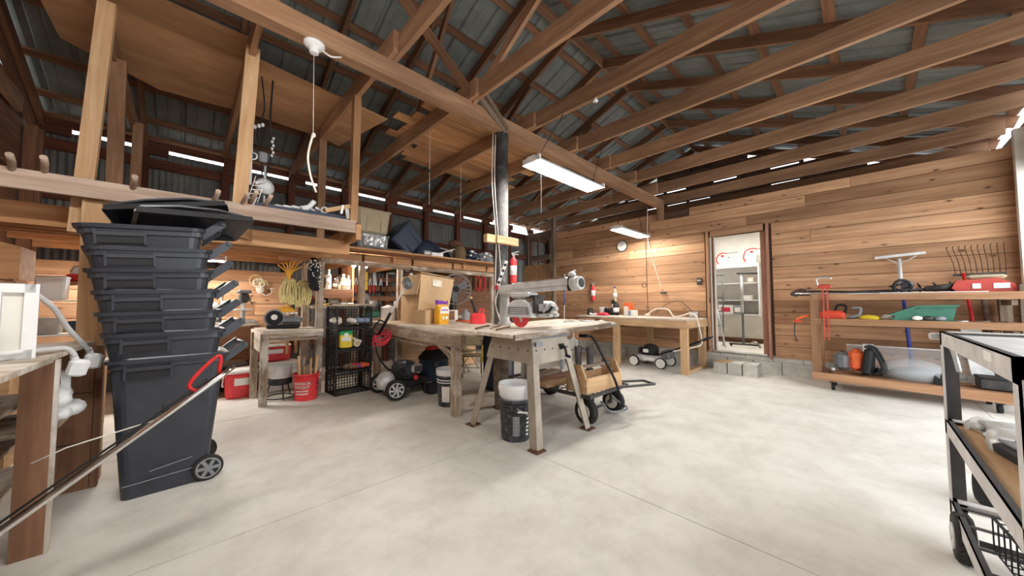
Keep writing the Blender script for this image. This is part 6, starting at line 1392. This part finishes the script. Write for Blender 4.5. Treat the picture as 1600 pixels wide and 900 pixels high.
# ================================================================ ANGLE IRON CART
t = thing('utility_cart', 'dusty angle iron cart with fat tyres in the near corner', 'cart', (2.25, -.55, 0))
FX, NX, FY, BY = 2.87, 1.56, -.27, -.84
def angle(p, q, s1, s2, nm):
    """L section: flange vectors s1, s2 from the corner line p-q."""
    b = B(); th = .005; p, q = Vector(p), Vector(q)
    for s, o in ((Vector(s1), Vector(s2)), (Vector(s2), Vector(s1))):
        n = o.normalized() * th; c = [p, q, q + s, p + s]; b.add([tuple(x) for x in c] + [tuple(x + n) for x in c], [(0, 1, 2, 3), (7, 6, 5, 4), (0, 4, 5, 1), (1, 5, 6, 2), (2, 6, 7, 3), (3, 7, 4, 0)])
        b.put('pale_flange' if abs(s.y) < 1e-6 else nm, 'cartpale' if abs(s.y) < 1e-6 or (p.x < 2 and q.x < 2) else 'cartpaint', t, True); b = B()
def treads(c, r, parent, tilt=0.0, hw=.011):
    b = B(); R = frame((tilt, 1, 0)); X, Y = R.col[1], R.col[2]; A = R.col[0]; c = Vector(c)
    for k in range(26):
        for s_ in (-1, 1):
            a = 2 * PI * k / 26 + .08 * s_; o = X * math.cos(a) + Y * math.sin(a); p = c + o * r + A * hw * s_
            b.bar(p - A * hw * .8, p + A * hw * .8 + (o.cross(A)) * .012 * s_, r * .13, r * .03, up=tuple(o))
    b.put('tread_blocks', 'rubber', parent, True, kind='stuff')
W_ = .055
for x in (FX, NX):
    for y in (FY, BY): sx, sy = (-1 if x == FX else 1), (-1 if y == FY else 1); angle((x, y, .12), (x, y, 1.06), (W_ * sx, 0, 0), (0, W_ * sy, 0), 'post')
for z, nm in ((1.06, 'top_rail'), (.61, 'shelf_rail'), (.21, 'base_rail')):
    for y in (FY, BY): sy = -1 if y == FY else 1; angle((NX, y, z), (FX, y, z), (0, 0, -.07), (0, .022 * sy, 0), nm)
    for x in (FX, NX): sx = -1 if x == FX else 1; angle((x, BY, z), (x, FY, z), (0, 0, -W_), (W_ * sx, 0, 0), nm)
B().bb((NX + .01, BY + .01, 1.035), (FX - .01, FY - .01, 1.045)).put('top_sheet', 'alu', t, True)
B().bb((NX + .01, BY + .01, .575), (FX - .01, FY - .01, .59)).put('shelf_board', 'newwood', t, True)
b = B()
for k in range(7): b.bar((NX + .02 + .2 * k, BY, .2), (NX + .02 + .2 * k, FY, .2), .02, .006)
b.put('base_bars', 'cartpaint', t, True, kind='stuff')
b = B(); b.rbox((FX + .02, FY + .01, 1.03), (.04, .05, .035), .006); b.put('handle_stub', 'alu', t, True)
B().tube(smooth_path([(FX - .03, FY - .03, .99), (FX - .06, FY - .04, .93), (FX - .05, FY - .05, .86)], 4), .01, 6).put('hook', 'steel', t, True)
b = B(); b.box((1.85, FY + .002, 1.035), (.1, .004, .03)); b.put('scratched_label', 'paper', t, True)
for c in ((2.66, -.285, .105), (2.66, -.80, .105), (1.72, -.285, .105), (1.72, -.80, .105)):
    wheel(t, c, .105, .06, (0, 1, 0), 'rubber', 'alu', 0, .5)
    treads(c, .105, t)
B().cyl((2.66, -.8, .105), (2.66, -.29, .105), .014, n=8).put('axle', 'iron', t, True); B().cyl((1.72, -.8, .105), (1.72, -.29, .105), .014, n=8).put('axle', 'iron', t, True)
t = thing('spare_wheel', 'fat ribbed tyre standing beyond the far end of the cart', 'wheel', (3.5, -.49, 0))
wheel(t, (3.5, -.49, .14), .14, .09, (.35, 1, 0), 'rubber', 'alu', 0, .5); treads((3.5, -.49, .14), .14, t, .35, .018)
SH = .592
t = thing('impact_drill', 'white dusty drill lying on the cart shelf', 'drill', (2.66, -.42, SH), rad(110)); t.scale = (.7, .7, .7); b = B(); b.cyl((-.12, 0, .07), (.1, 0, .07), .045); b.cyl((.1, 0, .07), (.17, 0, .07), .025); b.put('body', 'dustmetal', t); B().rbox((-.1, -.06, .035), (.06, .14, .05), .015).put('grip', 'cream', t)
t = thing('glass_globe', 'pale glass globe resting at the far end of the cart shelf', 'globe', (2.70, -.64, SH)); B().ball((0, 0, .06), .065, (1.2, 1, .85), 16, 10).put('globe', 'white', t); B().cyl((.07, 0, .05), (.12, 0, .045), .03, n=12).put('collar', 'alu', t)
for i, (x, y, s_, mt, lab) in enumerate(((2.76, -.38, .05, 'white', 'white dusty cup near the far post of the cart shelf'), (2.5, -.40, .06, 'dustmetal', 'dusty metal gear lump mid way along the cart shelf'), (2.58, -.56, .07, 'cream', 'cream plaster chunk at the back of the cart shelf'), (2.42, -.38, .045, 'alu', 'small metal cap beside the black tray on the cart shelf'))):
    t = thing('dusty_part', lab, 'part', (x, y, SH)); b = B(); b.lathe([(s_ * .8, 0), (s_, s_ * .3), (s_ * .9, s_ * 1.1), (s_ * .4, s_ * 1.4)], n=12); b.put('body', mt, t); b = B(); b.tube([(s_ * .6, 0, s_ * .5), (s_ * 2.2, s_ * .6, s_ * .3)], s_ * .28, 8); b.put('stub', mt, t)
t = thing('black_tray', 'black flat tool tray on the cart shelf', 'tray', (2.28, -.42, SH), rad(12)); B().rbox((0, 0, .025), (.34, .1, .05), .012).put('tray', 'blackmat', t); B().rbox((0, 0, .055), (.3, .07, .012), .004).put('lid', 'greymetal', t)
t = thing('timber_offcut', 'pale timber offcut lying on the cart shelf', 'offcut', (2.42, -.6, SH), rad(15)); beam('offcut', (-.2, 0, .03), (.2, 0, .03), .08, .06, 'newwood', t, world=False); B().box((.1, -.045, .03), (.04, .01, .03)).put('knot_hole', 'rust', t)
t = thing('plaster_lump', 'lumpy tan and white plaster lump standing on the near half of the cart shelf', 'plaster', (2.05, -.5, SH)); b = B(); b.ball((0, 0, .06), .08, (1, .8, .8), 12, 8); b.ball((.02, 0, .16), .06, (1, .9, .9), 12, 8); b.put('lump', 'tan', t); B().ball((-.03, .03, .06), .05, (.8, .8, 1.2), 10, 7).put('white_side', 'white', t)
scrap_heap('shelf_scraps', 'rough metal scraps strewn over the cart shelf', (2.60, -.44, SH), 44, (.12, .06), 'dustmetal', 15)
t = thing('wire_basket', 'black wire basket lying in the base of the cart', 'basket', (2.1, -.52, .206), rad(6)); b = B()
for k in range(9):
    for z in (.0, .13): b.bar((-.3, -.16 + .04 * k, z + .003), (.3, -.16 + .04 * k, z + .003), .004, .004)
for k in range(13):
    for z in (0, .13): b.bar((-.3 + .05 * k, -.16, z + .003), (-.3 + .05 * k, .16, z + .003), .004, .004)
    for y in (-.16, .16): b.bar((-.3 + .05 * k, y, 0), (-.3 + .05 * k, y, .133), .004, .004, up=(0, 1, 0))
b.put('wires', 'blackmat', t, kind='stuff'); b = B(); b.torus((0, 0, .133), .02, .004)
for y in (-.16, .16): b.bar((-.3, y, .135), (.3, y, .135), .008, .008)
b.put('rim', 'blackmat', t); 
t = thing('white_rod', 'white rod lying across the wire basket in the cart', 'rod', (2.05, -.5, .35)); B().cyl((-.2, -.05, .0), (.18, .08, .0), .012, n=8).put('rod', 'white', t); B().cyl((.18, .08, 0), (.2, .087, 0), .014, n=8).put('tip', 'grey', t)

# ================================================================ UTILITY ROOM THINGS
t = thing('wall_shelving', 'white wall shelving unit in the bright room beyond the doorway', 'shelving', (9.1, 2.0, DZ0))
for z in (2.10 - DZ0, 1.68 - DZ0, 1.30 - DZ0, .98 - DZ0): B().bb((-.2, -.42, z - .02), (.18, 1.2, z)).put('shelf', 'white', t)
for y in (-.42, 1.2): B().bb((-.2, y - .03, .62), (.18, y, 1.78)).put('side_panel', 'white', t)
B().bb((-.2, -.42, 1.70), (-.18, 1.2, 1.76)).put('front_lip', 'whitepaint', t)
b = B(); b.bb((.165, -.42, .6), (.175, 1.2, 1.76)); b.put('back_panel', 'whitepaint', t)
for i, (y, h_, r, lab) in enumerate(((2.27, .2, .085, 'white tank sprayer with red hose standing first on the white shelving'), (1.70, .24, .11, 'larger white tank sprayer with red hose at the end of the white shelving'))):
    t = thing('tank_sprayer', lab, 'sprayer', (9.05, y, 2.10)); B().lathe([(r * .9, 0), (r, .02), (r, h_ * .8), (r * .5, h_ * .98), (r * .3, h_)], n=18).put('tank', 'white', t); B().tube(smooth_path([(-.02, r, .05), (-.03, r + .04, .15), (-.02, r, h_ + .05), (-.02, 0, h_ + .1), (-.02, -.1, h_ + .08)], 5), .012, 7).put('hose', 'red', t); B().cyl((-.02, -.1, h_ + .08), (-.02, -.32, h_ + .09), .006, n=6).put('wand', 'iron', t); B().cyl((0, 0, h_ * .97), (0, 0, h_ + .05), .025).put('pump_cap', 'red', t)
bottle((9.02, 2.14, 2.10), .19, .05, 'cream', 'small cream jug beside the first tank sprayer', 'jug', 'green'); bottle((9.02, 1.98, 2.10), .22, .075, 'white', 'round white labelled jug between the two tank sprayers', 'jug')
for i, (y, z, s, mt, lab) in enumerate(((2.2, .98, (.2, .3, .2), 'whitepaint', 'white carton on the lowest white shelf'), (1.97, .98, (.2, .18, .2), 'grey', 'dark printed carton on the lowest white shelf'), (1.8, 1.30, (.15, .2, .1), 'cream', 'cream box on the middle white shelf'), (1.72, 1.68, (.1, .14, .12), 'tan', 'tan jar box on the upper white shelf'))):
    t = thing('stored_carton', lab, 'carton', (8.99, y, z)); B().rbox((0, 0, s[2] / 2), s, .006).put('body', mt, t); B().box((-s[0] / 2 - .002, 0, s[2] * .5), (.004, s[1] * .6, s[2] * .5)).put('label', 'paper' if mt != 'whitepaint' else 'pinkred', t)
t = thing('garment_rack', 'chrome T shaped garment rack standing in the bright room', 'rack', (8.3, 1.75, DZ0)); B().cyl((0, 0, .06), (0, 0, 1.5), .02, n=10).put('upright', 'greymetal', t); B().cyl((0, 0, .7), (0, 0, 1.45), .026, n=10).put('sleeve', 'alu', t); B().cyl((0, -.28, 1.5), (0, .08, 1.52), .016, n=8).put('crossbar', 'iron', t); B().tube([(0, -.28, .05), (0, .25, .05)], .018, 8).put('foot', 'iron', t); b = B(); b.tube(smooth_path([(0, -.1, .06), (-.05, -.2, .12), (-.1, -.32, .03)], 4), .014, 7); b.put('foot_brace', 'chrome', t)
for y in (-.28, .22): B().cyl((-.01, y, .022), (.01, y, .022), .022, n=10).put('caster', 'iron', t)
t = thing('step_ladder', 'slim chrome step frame leaning open inside the doorway', 'ladder', (8.0, 2.1, DZ0))
for y in (-.06, .06): B().cyl((.2, y + .05, 0), (.2, y + .02, 1.5), .012, n=8).put('rail', 'greymetal', t)
for k in range(4): B().cyl((.2, -.02, .12 + .3 * k), (.2, .1, .12 + .3 * k), .01, n=8).put('rung', 'greymetal', t)
B().cyl((-.15, -.14, .0), (.2, .12, .95), .014, n=8).put('stay', 'alu', t); B().cyl((.2, -.06, 1.5), (.2, .12, 1.5), .012, n=8).put('top_bar', 'greymetal', t)
